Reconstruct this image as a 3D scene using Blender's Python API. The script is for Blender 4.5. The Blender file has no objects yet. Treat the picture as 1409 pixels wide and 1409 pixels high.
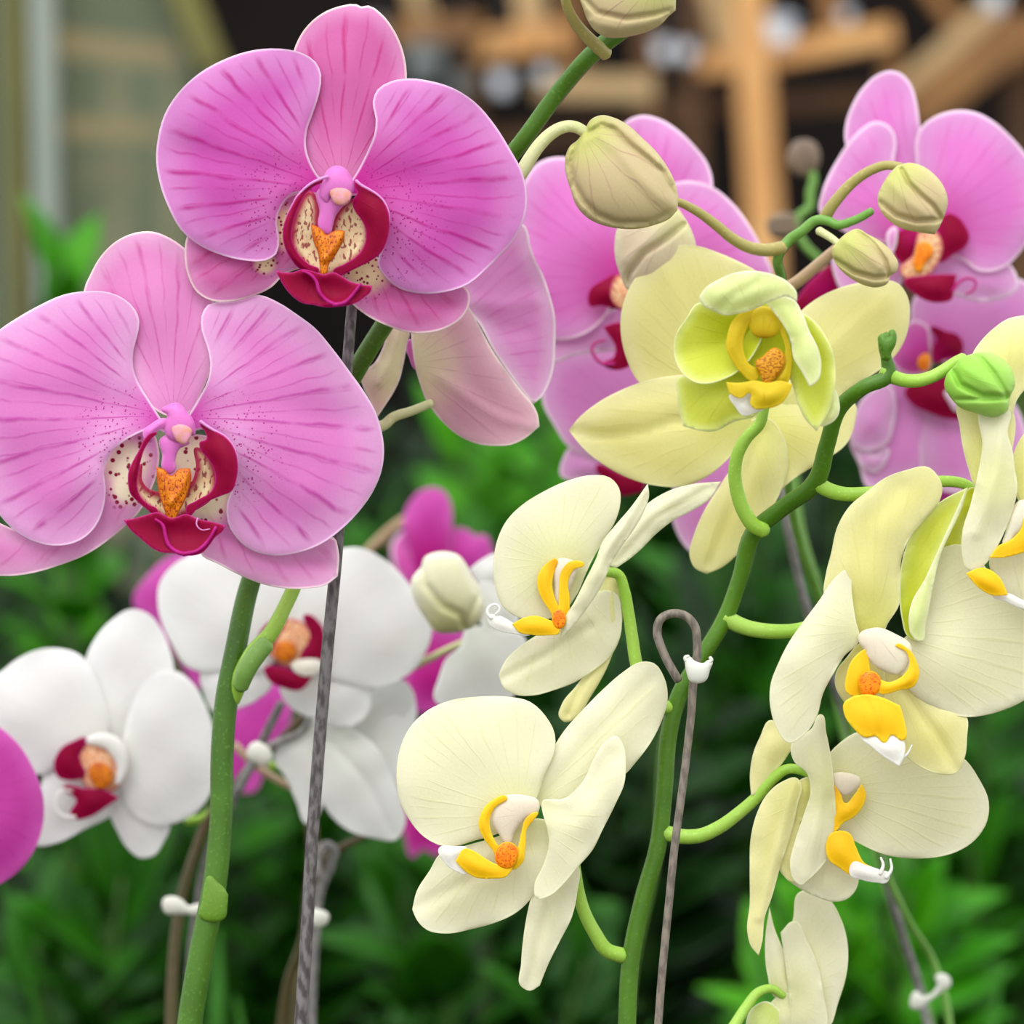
import bpy, bmesh, math, random
import numpy as np
from mathutils import Vector, Matrix, noise
from mathutils.geometry import delaunay_2d_cdt

# ------------------------------------------------------------------ camera, light, exposure
SC = bpy.context.scene
COL = SC.collection
CAMZ = 0.55                       # metres above the bed
WID = 0.28                        # width of view at one metre
cd = bpy.data.cameras.new('camera')
cam = bpy.data.objects.new('camera', cd); COL.objects.link(cam)
cam.location = (0, 0, CAMZ); cam.rotation_euler = (math.pi / 2, 0, 0)
cd.sensor_width = 36; cd.lens = 36 / WID; cd.clip_start = 0.02; cd.clip_end = 60
cd.dof.use_dof = True; cd.dof.focus_distance = 1.0; cd.dof.aperture_fstop = 10
SC.camera = cam

w = bpy.data.worlds.new('overcast_sky'); SC.world = w; w.use_nodes = True
nt = w.node_tree; nt.nodes.clear()
wo = nt.nodes.new('ShaderNodeOutputWorld'); bg = nt.nodes.new('ShaderNodeBackground')
tc = nt.nodes.new('ShaderNodeTexCoord'); sp = nt.nodes.new('ShaderNodeSeparateXYZ')
cr = nt.nodes.new('ShaderNodeValToRGB')
nt.links.new(tc.outputs['Generated'], sp.inputs[0]); nt.links.new(sp.outputs['Z'], cr.inputs[0])
cr.color_ramp.elements[0].position = 0.0; cr.color_ramp.elements[0].color = (0.95, 0.97, 0.95, 1)
cr.color_ramp.elements[1].position = 1.0; cr.color_ramp.elements[1].color = (1.5, 1.51, 1.52, 1)
nt.links.new(cr.outputs[0], bg.inputs[0]); bg.inputs[1].default_value = 1.0
nt.links.new(bg.outputs[0], wo.inputs[0])
sd = bpy.data.lights.new('daylight', 'SUN'); sd.energy = 1.5; sd.angle = math.radians(50); sd.color = (1, 0.985, 0.96)
so = bpy.data.objects.new('daylight', sd); COL.objects.link(so)
so.rotation_euler = (math.radians(38), math.radians(-14), 0)
SC.view_settings.view_transform = 'Standard'; SC.view_settings.look = 'None'
SC.view_settings.gamma = 1; SC.view_settings.use_curve_mapping = False
SC.view_settings.exposure = 0.33

# ------------------------------------------------------------------ helpers
def at(px, py, Y):
    s = WID / 1409 * Y
    return Vector(((px - 704.5) * s, Y, CAMZ - (py - 704.5) * s))
U = WID / 1409                    # one pixel at one metre

def lin(c):
    return tuple(((x / 255) / 12.92 if x / 255 <= 0.04045 else ((x / 255 + 0.055) / 1.055) ** 2.4) for x in c) + (1,)

class NG:
    def __init__(s, name):
        s.m = bpy.data.materials.new(name); s.m.use_nodes = True
        s.t = s.m.node_tree; s.t.nodes.clear()
    def n(s, typ, **kw):
        x = s.t.nodes.new(typ)
        for k, v in kw.items(): setattr(x, k, v)
        return x
    def put(s, sock, v):
        if isinstance(v, bpy.types.NodeSocket): s.t.links.new(v, sock)
        else: sock.default_value = v
    def math(s, op, a, b=0.0, clamp=False):
        x = s.n('ShaderNodeMath', operation=op, use_clamp=clamp)
        s.put(x.inputs[0], a); s.put(x.inputs[1], b); return x.outputs[0]
    def ss(s, v, a, b):           # smoothstep a..b -> 0..1
        x = s.n('ShaderNodeMapRange', interpolation_type='SMOOTHSTEP')
        s.put(x.inputs['Value'], v); s.put(x.inputs['From Min'], a); s.put(x.inputs['From Max'], b)
        return x.outputs[0]
    def mix(s, f, a, b):
        x = s.n('ShaderNodeMix', data_type='RGBA')
        s.put(x.inputs[0], f); s.put(x.inputs[6], a); s.put(x.inputs[7], b); return x.outputs[2]
    def uv(s, name):
        x = s.n('ShaderNodeUVMap'); x.uv_map = name; return x.outputs[0]
    def xyz(s, v):
        x = s.n('ShaderNodeSeparateXYZ'); s.put(x.inputs[0], v); return x.outputs
    def comb(s, x_, y_, z_=0.0):
        x = s.n('ShaderNodeCombineXYZ'); s.put(x.inputs[0], x_); s.put(x.inputs[1], y_); s.put(x.inputs[2], z_); return x.outputs[0]
    def noise(s, vec, scale, detail=2):
        x = s.n('ShaderNodeTexNoise'); s.put(x.inputs['Vector'], vec); x.inputs['Scale'].default_value = scale
        x.inputs['Detail'].default_value = detail; return x.outputs['Fac']
    def out(s, col, rough=0.5, trans=0.0, bump=None, bs=0.2, spec=0.35, tcol=None, sheen=0.0):
        p = s.n('ShaderNodeBsdfPrincipled'); s.put(p.inputs['Base Color'], col); s.put(p.inputs['Roughness'], rough)
        p.inputs['Specular IOR Level'].default_value = spec
        if sheen: p.inputs['Sheen Weight'].default_value = sheen
        if bump is not None:
            b = s.n('ShaderNodeBump'); b.inputs['Strength'].default_value = bs; b.inputs['Distance'].default_value = 0.0006
            s.put(b.inputs['Height'], bump); s.t.links.new(b.outputs[0], p.inputs['Normal'])
        o = s.n('ShaderNodeOutputMaterial')
        if trans:
            tr = s.n('ShaderNodeBsdfTranslucent'); s.put(tr.inputs[0], tcol if tcol is not None else col)
            mx = s.n('ShaderNodeMixShader'); mx.inputs[0].default_value = trans
            s.t.links.new(p.outputs[0], mx.inputs[1]); s.t.links.new(tr.outputs[0], mx.inputs[2]); s.t.links.new(mx.outputs[0], o.inputs[0])
        else: s.t.links.new(p.outputs[0], o.inputs[0])
        return s.m

def petal_mat(name, main, edge, deep, rim, vein, vs=0.5, K=16, base_r=(0.15, 0.9), ebroad=45, rimw=4,
              cream=None, spot=None, spot_scale=13, spot_size=0.25, trans=0.35, rough=0.5, spec=0.3, rims=1.0, vthin=0.3, vdist=0.55, stretch=1.0, deeps=1.0):
    g = NG(name)
    th, r, _ = g.xyz(g.uv('pol')); ed, mk, _ = g.xyz(g.uv('aux')); pl = g.uv('pln')
    ed = g.math('MULTIPLY', ed, 100)
    nz = g.noise(pl, 2.2, 3); nf = g.noise(pl, 26, 2)
    col = g.mix(g.ss(ed, ebroad, 0), lin(main), lin(edge))
    bf = g.math('MULTIPLY', g.ss(r, base_r[1], base_r[0]), deeps)
    col = g.mix(bf, col, lin(deep))
    # branching veins fanning from the claw
    t1 = g.math('ADD', g.math('MULTIPLY', th, K), g.math('MULTIPLY', g.noise(pl, 1.5, 2), vdist * 2))
    v1 = g.ss(g.math('ABSOLUTE', g.math('SINE', t1)), vthin, 0.0)
    t2 = g.math('ADD', g.math('MULTIPLY', th, K * 2.03), g.math('MULTIPLY', g.noise(pl, 2.3, 2), vdist * 3))
    v2 = g.math('MULTIPLY', g.ss(g.math('ABSOLUTE', g.math('SINE', t2)), vthin * 1.15, 0.0), g.ss(r, 0.7, 1.5))
    v = g.math('MAXIMUM', v1, g.math('MULTIPLY', v2, 0.6))
    v = g.math('MULTIPLY', v, g.math('MULTIPLY', g.ss(ed, 3, 26), g.ss(nz, 0.25, 0.62)))
    col = g.mix(g.math('MULTIPLY', v, vs), col, lin(vein))
    if cream is not None: col = g.mix(g.ss(mk, 0.25, 0.7), col, lin(cream))
    if spot is not None:
        vo = g.n('ShaderNodeTexVoronoi'); x, y, z = g.xyz(pl)
        g.put(vo.inputs['Vector'], g.comb(g.math('MULTIPLY', x, stretch), y)); vo.inputs['Scale'].default_value = spot_scale
        sp_ = g.ss(g.math('SUBTRACT', vo.outputs['Distance'], g.math('MULTIPLY', mk, 0.08)), spot_size + 0.06, spot_size - 0.06)
        col = g.mix(g.math('MULTIPLY', sp_, g.ss(mk, 0.08, 0.45)), col, lin(spot))
    col = g.mix(g.math('MULTIPLY', g.ss(ed, rimw, rimw * 0.25), rims), col, lin(rim))
    hs = g.n('ShaderNodeHueSaturation'); g.put(hs.inputs['Color'], col)
    g.put(hs.inputs['Value'], g.math('ADD', 0.95, g.math('MULTIPLY', nf, 0.1)))
    col = hs.outputs[0]
    return g.out(col, rough, trans, bump=g.math('SUBTRACT', g.math('MULTIPLY', nf, 0.25), g.math('MULTIPLY', v, 0.5)), bs=0.25, spec=spec)

def lip_mat(name, c1, c2, blot, edge, scale=30, thr=0.52, stretch=(1, 1), ew=6, fade=None, trans=0.1, rough=0.4):
    g = NG(name); ed, mk, _ = g.xyz(g.uv('aux')); ed = g.math('MULTIPLY', ed, 100); pl = g.uv('pln'); x, y, z = g.xyz(pl)
    v = g.comb(g.math('MULTIPLY', x, stretch[0]), g.math('MULTIPLY', y, stretch[1]))
    n = g.noise(v, scale, 1); n2 = g.noise(pl, 8, 2)
    col = g.mix(g.ss(n2, 0.35, 0.65), lin(c1), lin(c2))
    col = g.mix(g.math('MULTIPLY', g.ss(n, thr, thr + 0.07), 0.85), col, lin(blot))
    col = g.mix(g.ss(ed, ew, ew * 0.2), col, lin(edge))
    return g.out(col, rough, trans, bump=n, bs=0.25, spec=0.3)

def plain_mat(name, c1, c2=None, scale=4, rough=0.5, trans=0.0, spec=0.35, bs=0.2, obj=True, metal=0):
    g = NG(name); v = g.n('ShaderNodeTexCoord').outputs['Object']
    n = g.noise(v, scale, 4)
    col = g.mix(g.ss(n, 0.3, 0.7), lin(c1), lin(c2 or c1))
    return g.out(col, rough, trans, bump=n, bs=bs, spec=spec)

def link(name, me, mat, parent):
    o = bpy.data.objects.new(name, me); COL.objects.link(o)
    if mat is not None: me.materials.append(mat)
    if parent is not None: o.parent = parent; o.matrix_parent_inverse = parent.matrix_world.inverted()
    return o

def empty(name, loc, parent=None):
    o = bpy.data.objects.new(name, None); COL.objects.link(o); o.location = loc
    o.empty_display_size = 0.01
    if parent is not None:
        o.parent = parent; o.location = Vector(loc) - pw(parent)
    return o
def pw(o):
    v = Vector(o.location)
    while o.parent is not None: o = o.parent; v += Vector(o.location)
    return v
def fixlink(name, me, mat, parent):
    o = bpy.data.objects.new(name, me); COL.objects.link(o); me.materials.append(mat)
    if parent is not None:
        o.parent = parent
        me.transform(Matrix.Translation(-pw(parent)))
    return o

def tag(o, label=None, cat=None, group=None, kind=None):
    if label: o['label'] = label
    if cat: o['category'] = cat
    if group: o['group'] = group
    if kind: o['kind'] = kind
    return o

# frames: crops of the photograph used while measuring (origin x, origin y, scale)
FR = {'P': (0, 0, 1), 'A': (200, 0, .41164), 'B': (0, 300, .39745), 'C': (360, 220, .14194), 'D': (0, 740, .47473),
      'E': (520, 620, .35486), 'F': (520, 900, .35486), 'G': (760, 320, .36906), 'H': (680, 0, .28389), 'I': (1040, 60, .26263),
      'J': (1040, 380, .26263), 'K': (1000, 620, .34055), 'L': (980, 950, .32574), 'M': (700, 130, .37624), 'N': (140, 530, .17746),
      'O': (480, 300, .24135), 'Q': (1249, 420, .3125), 'T': (700, 380, .28409), 'R': (480, 650, .24833), 'S': (0, 820, .44003), 'V': (500, 0, .6451)}
def fp(f, s):
    """'x,y x,y! ...' in a measuring frame -> [(x, y, sharp)]"""
    ox, oy, k = FR[f]; out = []
    for tok in s.split():
        sh = tok.endswith('!'); a = tok.rstrip('!').split(',')
        out.append((ox + float(a[0]) * k, oy + float(a[1]) * k, sh))
    return out

def smooth_closed(pts, spacing):
    n = len(pts); P = [Vector((p[0], p[1])) for p in pts]; out = []
    def tan(i):
        a, b, c = P[i - 1], P[i], P[(i + 1) % n]
        d1 = (b - a); d2 = (c - b); l1 = max(d1.length, 1e-6); l2 = max(d2.length, 1e-6)
        t = d1 / l1 * l2 + d2 / l2 * l1
        return t.normalized() if t.length > 1e-9 else d2.normalized()
    for i in range(n):
        p1, p2 = P[i], P[(i + 1) % n]; L = (p2 - p1).length
        if L < 1e-6: continue
        m1 = (p2 - p1) if pts[i][2] else tan(i) * L
        m2 = (p2 - p1) if pts[(i + 1) % n][2] else tan((i + 1) % n) * L
        k = max(1, round(L / spacing))
        for j in range(k):
            t = j / k; t2 = t * t; t3 = t2 * t
            q = (2 * t3 - 3 * t2 + 1) * p1 + (t3 - 2 * t2 + t) * m1 + (-2 * t3 + 3 * t2) * p2 + (t3 - t2) * m2
            out.append((q.x, q.y))
    return np.array(out)

def inside(poly, q):
    x, y = q[:, 0][:, None], q[:, 1][:, None]
    x1, y1 = poly[:, 0][None], poly[:, 1][None]; x2, y2 = np.roll(poly[:, 0], -1)[None], np.roll(poly[:, 1], -1)[None]
    c = ((y1 > y) != (y2 > y)) & (x < (x2 - x1) * (y - y1) / (y2 - y1 + 1e-12) + x1)
    return c.sum(1) % 2 == 1
def segdist(line, q, closed=False):
    a = line; b = np.roll(line, -1, 0) if closed else line[1:]
    if not closed: a = line[:-1]
    d = b - a; L = (d ** 2).sum(1) + 1e-9
    w_ = q[:, None, :] - a[None]
    t = np.clip((w_ * d[None]).sum(2) / L[None], 0, 1)
    e = w_ - t[..., None] * d[None]
    return np.sqrt((e ** 2).sum(2)).min(1)

SEED = [7]
def sheet(name, parent, D, c, f, s, mat, d=0.0, tilt=(0, 0), cone=0.08, b=None, thick=2.2, fat=None, crease=(), mask=None, sp=None, ruffle=1.0, fold=None):
    """One petal-like body: its outline as it hangs in the place, a dome (b), a lean (tilt, cone), ridges and grooves, and real thickness.
    D distance of the flower in metres, c its centre; depths in mm-like units U."""
    SEED[0] += 1
    pts = fp(f, s)
    rough_poly = np.array([(p[0], p[1]) for p in pts])
    area = 0.5 * abs(np.dot(rough_poly[:, 0], np.roll(rough_poly[:, 1], 1)) - np.dot(rough_poly[:, 1], np.roll(rough_poly[:, 0], 1)))
    if sp is None: sp = min(10.0, max(1.6, math.sqrt(area / (1500 if fat and crease else 420))))
    bd = smooth_closed(pts, sp)
    n0 = len(bd)
    lo, hi = bd.min(0), bd.max(0)
    gx = np.arange(lo[0], hi[0], sp); gy = np.arange(lo[1], hi[1], sp * .87)
    q = np.array([(x + (0.5 * sp if j % 2 else 0), y) for j, y in enumerate(gy) for x in gx])
    q = q[inside(bd, q)]
    rings = []
    if sp > 4.5 and not fat:          # close rows of vertices along the rim, for its thin pale line
        nx = np.roll(bd, -1, 0) - np.roll(bd, 1, 0); nx /= np.linalg.norm(nx, axis=1)[:, None] + 1e-9
        nrm = np.stack([-nx[:, 1], nx[:, 0]], 1)
        if inside(bd, bd + nrm * 1.5).mean() < 0.5: nrm = -nrm
        for o_ in (1.6, 4.2):
            rg = bd + nrm * o_; rg = rg[inside(bd, rg)]; rings.append(rg[segdist(bd, rg, True) > o_ * 0.93])
    if len(q): q = q[segdist(bd, q, True) > (sp * 0.5 + 4.2 if rings else sp * 0.6)]
    allp = np.vstack([bd] + rings + ([q] if len(q) else []))
    res = delaunay_2d_cdt([Vector(p) for p in allp], [(i, (i + 1) % n0) for i in range(n0)], [], 0, 1e-4)
    V = np.array([(v.x, v.y) for v in res[0]]); T = np.array([t for t in res[2] if len(t) == 3])
    cen = V[T].mean(1); T = T[inside(bd, cen)]
    a2 = (V[T[:, 1], 0] - V[T[:, 0], 0]) * (V[T[:, 2], 1] - V[T[:, 0], 1]) - (V[T[:, 1], 1] - V[T[:, 0], 1]) * (V[T[:, 2], 0] - V[T[:, 0], 0])
    flip = a2 < 0; T[flip] = T[flip][:, [0, 2, 1]]       # image y is down, so this faces the viewer
    used = np.unique(T); remap = -np.ones(len(V), int); remap[used] = np.arange(len(used)); V = V[used]; T = remap[T]
    N = len(V)
    ed = segdist(bd, V, True); isb = ed < 1e-2
    # smooth dome over the outline: discrete Poisson solve
    A = np.zeros((N, N))
    for x, y in ((0, 1), (1, 2), (2, 0)): A[T[:, x], T[:, y]] = 1; A[T[:, y], T[:, x]] = 1
    Lp = np.diag(A.sum(1)) - A; rhs = np.ones(N)
    Lp[isb] = 0; Lp[isb, isb] = 1; rhs[isb] = 0
    Lp += np.eye(N) * 1e-9
    h = np.linalg.solve(Lp, rhs); h = h / max(h.max(), 1e-9)
    size = math.sqrt(area)
    rel = V - np.array(c); rr = np.sqrt((rel ** 2).sum(1))
    if b is None: b = 0.06 * size
    elif b > 8 and not fat: b *= 0.6
    y = np.full(N, float(d)) + rel @ np.array(tilt, float) + cone * rr - b * h ** 1.7
    if ruffle:
        k = 2.2 / max(size, 20) * 3.0
        w1 = np.sin(V[:, 0] * k + SEED[0]) * np.cos(V[:, 1] * k * 1.2 + SEED[0] * 2)
        y = y + ruffle * 0.014 * size * w1 + ruffle * 0.02 * size * (1 - h) ** 3 * np.sin(np.arctan2(V[:, 1] - V[:, 1].mean(), V[:, 0] - V[:, 0].mean()) * 5 + SEED[0])
    for cs, amp, wd in crease:
        ln = np.array([(p[0], p[1]) for p in fp(f, cs)])
        y = y - amp * np.exp(-(segdist(ln, V) / wd) ** 2) * (np.clip(h * 6, 0, 1) if fat else 1)
    if fat:
        g_ = np.sqrt(np.clip(h, 0, 1)); yf = y - fat[0] * g_; yb = y + fat[1] * g_
    else:
        yf = y; yb = y + thick * np.clip(ed / (thick * 0.9), 0, 1) ** 0.5 * 0.9 + 0.15
    if fat: yb = yb + 0.05
    vf = [at(V[i, 0], V[i, 1], D + yf[i] * U) for i in range(N)]
    vb = [at(V[i, 0], V[i, 1], D + yb[i] * U) for i in range(N)]
    bi = np.where(isb)[0]
    faces = [tuple(int(k) for k in (t[0], t[1], t[2])) for t in T]
    back = [tuple(int(k) + N for k in (t[0], t[2], t[1])) for t in T]
    # join the two skins round the rim
    from collections import Counter
    ec = {}
    for t in faces:
        for k in range(3):
            e = (t[k], t[(k + 1) % 3]); ec[e] = 1
    side = [(e[1], e[0], e[0] + N, e[1] + N) for e in ec if (e[1], e[0]) not in ec]
    me = bpy.data.meshes.new(name); me.from_pydata([tuple(v) for v in vf + vb], [], faces + back + side)
    # coordinates for the petal's own markings
    axis = V.mean(0) - np.array(c); an = math.atan2(axis[1], axis[0])
    th = np.arctan2(rel[:, 1], rel[:, 0]) - an; th = (th + math.pi) % (2 * math.pi) - math.pi
    if np.hypot(*axis) < 0.15 * size: th = V[:, 0] / 60
    mk = np.zeros(N)
    if mask:
        for mx, my, mr in (mask if isinstance(mask, list) else [mask]):
            q0 = fp(f, '%g,%g' % (mx, my))[0]
            mk = np.maximum(mk, np.clip(1 - np.sqrt((V[:, 0] - q0[0]) ** 2 + (V[:, 1] - q0[1]) ** 2) / mr, 0, 1))
    sets = {'pol': np.stack([th, rr / 100], 1), 'aux': np.stack([ed / 100, mk], 1), 'pln': V / 100}
    li = np.array([l.vertex_index for l in me.loops]) % N
    for k_, arr in sets.items():
        me.uv_layers.new(name=k_).data.foreach_set('uv', arr[li].astype(np.float32).ravel())
    me.shade_smooth(); me.update()
    return fixlink(name, me, mat, parent)

def tube(name, parent, pts, mat, seg=14, sub=6, cap=True):
    """pts: (px, py, Y metres, radius px). A round stem through them."""
    P = [at(p[0], p[1], p[2]) for p in pts]; R = [p[3] * U * p[2] for p in pts]
    return tube3(name, parent, P, R, mat, seg, sub)
def tube3(name, parent, P, R, mat, seg=14, sub=6):
    Q, W = [], []; n = len(P); tg = []
    for i in range(n):
        a = P[i] - P[max(i - 1, 0)]; b_ = P[min(i + 1, n - 1)] - P[i]
        la, lb = max(a.length, 1e-9), max(b_.length, 1e-9)
        tg.append((a / la * lb + b_ / lb * la if 0 < i < n - 1 else a + b_).normalized())
    for i in range(n - 1):
        p1, p2 = P[i], P[i + 1]; L = (p2 - p1).length; m1, m2 = tg[i] * L, tg[i + 1] * L
        for j in range(sub):
            t = j / sub
            t2 = t * t; t3 = t2 * t
            Q.append((2 * t3 - 3 * t2 + 1) * p1 + (t3 - 2 * t2 + t) * m1 + (-2 * t3 + 3 * t2) * p2 + (t3 - t2) * m2)
            W.append(R[i] + (R[i + 1] - R[i]) * t)
    Q.append(P[-1]); W.append(R[-1])
    vs, fs, uvv = [], [], []; m = len(Q)
    T = [(Q[min(i + 1, m - 1)] - Q[max(i - 1, 0)]).normalized() for i in range(m)]
    nrm = Vector((0.3, 1, 0.2)); nrm = (nrm - T[0] * nrm.dot(T[0])).normalized()
    def ring(q, t, nn, r):
        bn = t.cross(nn)
        for k in range(seg):
            a = 2 * math.pi * k / seg; vs.append(q + (nn * math.cos(a) + bn * math.sin(a)) * r)
    rings = 0
    ring(Q[0] - T[0] * W[0] * 0.5, T[0], nrm, W[0] * 0.55); rings += 1
    for i in range(m):
        nrm = (nrm - T[i] * nrm.dot(T[i])).normalized(); ring(Q[i], T[i], nrm, W[i]); rings += 1
    ring(Q[-1] + T[-1] * W[-1] * 0.5, T[-1], nrm, W[-1] * 0.6); rings += 1
    for i in range(rings - 1):
        for k in range(seg):
            a, b_ = i * seg + k, i * seg + (k + 1) % seg
            fs.append((a, b_, b_ + seg, a + seg))
    fs.append(tuple(range(seg))[::-1]); fs.append(tuple((rings - 1) * seg + k for k in range(seg)))
    me = bpy.data.meshes.new(name); me.from_pydata([tuple(v) for v in vs], [], fs); me.shade_smooth(); me.update()
    bm = bmesh.new(); bm.from_mesh(me); bmesh.ops.recalc_face_normals(bm, faces=bm.faces); bm.to_mesh(me); bm.free(); me.shade_smooth()
    return fixlink(name, me, mat, parent)
def tf(f, s, Y, r):
    """points of a tube from a measuring frame; Y and r may be (start, end)"""
    p = fp(f, s); n = len(p)
    Y = Y if isinstance(Y, tuple) else (Y, Y); r = r if isinstance(r, tuple) else (r, r)
    return [(q[0], q[1], Y[0] + (Y[1] - Y[0]) * i / max(n - 1, 1), r[0] + (r[1] - r[0]) * i / max(n - 1, 1)) for i, q in enumerate(p)]
def ground(px, Y):                # the row where the bed's surface lies under a point
    return 704.5 + CAMZ / (WID / 1409 * Y)

class Flower:
    def __init__(s, plant, D, c, label=None, name='orchid_flower'):
        s.D = D; s.c = c; s.e = empty(name, at(c[0], c[1], D), plant)
        if label: s.e['label'] = label
    def p(s, name, f, o, mat, **kw):
        lab = kw.pop('label', None)
        ob = sheet(name, s.e, s.D, s.c, f, o, mat, **kw)
        if lab: ob['label'] = lab
        return ob
    def t(s, name, f, o, mat, d=0, r=2.0, **kw):
        return tube(name, s.e, tf(f, o, s.D + (d if not isinstance(d, tuple) else 0) * U, r), mat, seg=8, sub=5)
def plant(name, px, Y, label, cat, group=None):
    g = at(px, ground(px, Y), Y); e = empty(name, (g.x, Y, 0.0)); return tag(e, label, cat, group)

# ------------------------------------------------------------------ materials
M = {}
M['pink'] = petal_mat('deep_pink_petal', (208, 88, 184), (220, 144, 210), (205, 30, 160), (240, 205, 235), (190, 24, 144), vs=0.85, vthin=0.4, K=14, base_r=(0.2, 1.5), ebroad=70, rimw=4, spot=(168, 24, 126), spot_scale=18, spot_size=0.17)
M['pinkd'] = petal_mat('deep_pink_sepal', (210, 104, 172), (222, 146, 198), (222, 136, 190), (245, 225, 225), (196, 36, 128), vs=0.8, K=13, base_r=(0.1, 0.9), ebroad=30, rimw=4, cream=(244, 226, 190), spot=(150, 24, 70), spot_scale=17, spot_size=0.27)
M['lilac'] = petal_mat('lilac_petal', (226, 134, 206), (232, 174, 222), (210, 60, 180), (244, 214, 240), (196, 60, 166), vs=0.75, vthin=0.36, K=14, base_r=(0.1, 1.0), ebroad=70, rimw=4, spot=(184, 50, 144), spot_scale=18, spot_size=0.17)
M['lilacd'] = petal_mat('lilac_sepal', (226, 142, 202), (232, 176, 216), (228, 150, 208), (248, 226, 232), (204, 76, 160), vs=0.65, K=13, base_r=(0.1, 0.9), ebroad=35, rimw=4, cream=(246, 236, 212), spot=(150, 16, 60), spot_scale=9.5, spot_size=0.24)
M['pinkback'] = petal_mat('pale_pink_petal_underside', (220, 168, 188), (230, 190, 202), (230, 222, 184), (242, 226, 222), (200, 140, 158), vs=0.4, K=12, base_r=(0.2, 1.05), ebroad=30, rimw=4, trans=0.3)
M['pinkface'] = petal_mat('pale_pink_petal', (228, 156, 214), (232, 190, 224), (226, 176, 210), (246, 232, 240), (214, 112, 190), vs=0.5, K=15, base_r=(0.2, 1.2), ebroad=30, rimw=5)
M['midpink'] = petal_mat('mid_pink_petal', (226, 128, 208), (226, 162, 218), (214, 60, 172), (246, 220, 240), (214, 84, 186), vs=0.5, K=15, base_r=(0.1, 1.0), ebroad=50, rimw=6)
M['softpink'] = petal_mat('soft_pink_petal', (228, 152, 216), (230, 180, 224), (224, 110, 196), (244, 224, 240), (220, 130, 204), vs=0.3, K=12, base_r=(0.1, 0.7), ebroad=40, rimw=6)
M['magenta'] = petal_mat('magenta_petal', (204, 66, 172), (212, 90, 186), (190, 20, 140), (222, 120, 200), (180, 30, 140), vs=0.4, K=12, base_r=(0.1, 0.7), ebroad=30, rimw=3)
M['white'] = petal_mat('white_petal', (236, 236, 234), (240, 241, 240), (238, 240, 234), (246, 246, 246), (222, 222, 222), vs=0.2, K=14, trans=0.3, rimw=3)
M['yellow'] = petal_mat('pale_yellow_petal', (240, 238, 204), (242, 240, 214), (230, 231, 160), (246, 246, 214), (224, 222, 160), vs=0.25, K=16, base_r=(0.0, 0.8), ebroad=40, rimw=3, trans=0.35, deeps=0.6)
M['yellow2'] = petal_mat('soft_yellow_petal', (238, 233, 158), (242, 238, 182), (228, 228, 122), (244, 242, 196), (224, 218, 134), vs=0.25, K=14, base_r=(0.0, 1.0), ebroad=40, rimw=3, trans=0.35, deeps=0.7)
M['lime'] = petal_mat('lime_yellow_petal', (222, 228, 92), (232, 238, 150), (208, 216, 30), (240, 244, 190), (206, 208, 60), vs=0.3, K=14, base_r=(0.3, 1.1), ebroad=16, rimw=3, trans=0.4)
M['lime2'] = petal_mat('pale_lime_petal', (232, 240, 172), (238, 242, 192), (206, 222, 90), (244, 246, 214), (196, 216, 110), vs=0.3, K=10, base_r=(0.2, 0.7), ebroad=12, rimw=3, trans=0.35, deeps=0.6)
M['maroon'] = petal_mat('maroon_lip', (140, 0, 50), (150, 0, 64), (166, 2, 90), (190, 50, 130), (110, 0, 36), vs=0.4, K=8, ebroad=8, rimw=1.6, trans=0.2, rough=0.5, base_r=(0, 0.4), spec=0.1)
M['ridge'] = plain_mat('magenta_ridge', (186, 30, 130), (164, 8, 104), 300, 0.4, 0.1, 0.2)
M['throat'] = lip_mat('striped_cream_throat', (250, 234, 190), (244, 214, 170), (150, 10, 50), (180, 36, 76), scale=15, thr=0.55, stretch=(1.5, 0.7), ew=13, trans=0.2)
M['callus'] = lip_mat('orange_callus', (226, 132, 10), (206, 104, 8), (120, 14, 20), (196, 90, 16), scale=34, thr=0.56, stretch=(1.2, 0.7), ew=2.5)
M['column'] = petal_mat('pink_column', (214, 96, 190), (224, 140, 208), (222, 120, 200), (226, 150, 214), (196, 60, 160), vs=0.2, K=5, ebroad=6, rimw=1, trans=0.15, rough=0.35)
M['cap'] = plain_mat('tan_anther_cap', (220, 150, 176), (208, 142, 120), 600, 0.35)
M['peach'] = lip_mat('peach_throat', (246, 206, 160), (238, 176, 130), (176, 50, 50), (206, 110, 110), scale=24, thr=0.55, stretch=(1.4, 0.8), ew=5, trans=0.2)
M['golden'] = petal_mat('golden_yellow_lip', (250, 200, 14), (250, 212, 36), (246, 168, 8), (250, 214, 60), (232, 140, 8), vs=0.3, K=8, ebroad=5, rimw=1, trans=0.2, base_r=(0, 0.25))
M['olive'] = petal_mat('olive_gold_lip', (214, 186, 20), (224, 196, 30), (204, 160, 24), (226, 200, 50), (176, 116, 20), vs=0.6, K=9, ebroad=5, rimw=1, trans=0.2, base_r=(0, 0.25))
M['ocher'] = lip_mat('ochre_callus', (226, 160, 20), (216, 150, 16), (140, 60, 8), (200, 140, 20), scale=30, thr=0.5, stretch=(0.8, 1.5), ew=2)
M['orange'] = lip_mat('orange_lip_centre', (246, 150, 10), (240, 124, 6), (214, 70, 10), (246, 176, 20), scale=30, thr=0.56, ew=2)
M['ycol'] = petal_mat('cream_column', (240, 236, 212), (242, 240, 218), (238, 226, 206), (244, 240, 224), (214, 180, 170), vs=0.3, K=6, trans=0.25, rimw=1)
M['wlip'] = petal_mat('white_lip_tip', (240, 238, 228), (244, 242, 236), (240, 236, 220), (246, 246, 242), (222, 216, 200), vs=0.2, K=6, trans=0.3, rimw=1)
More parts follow.
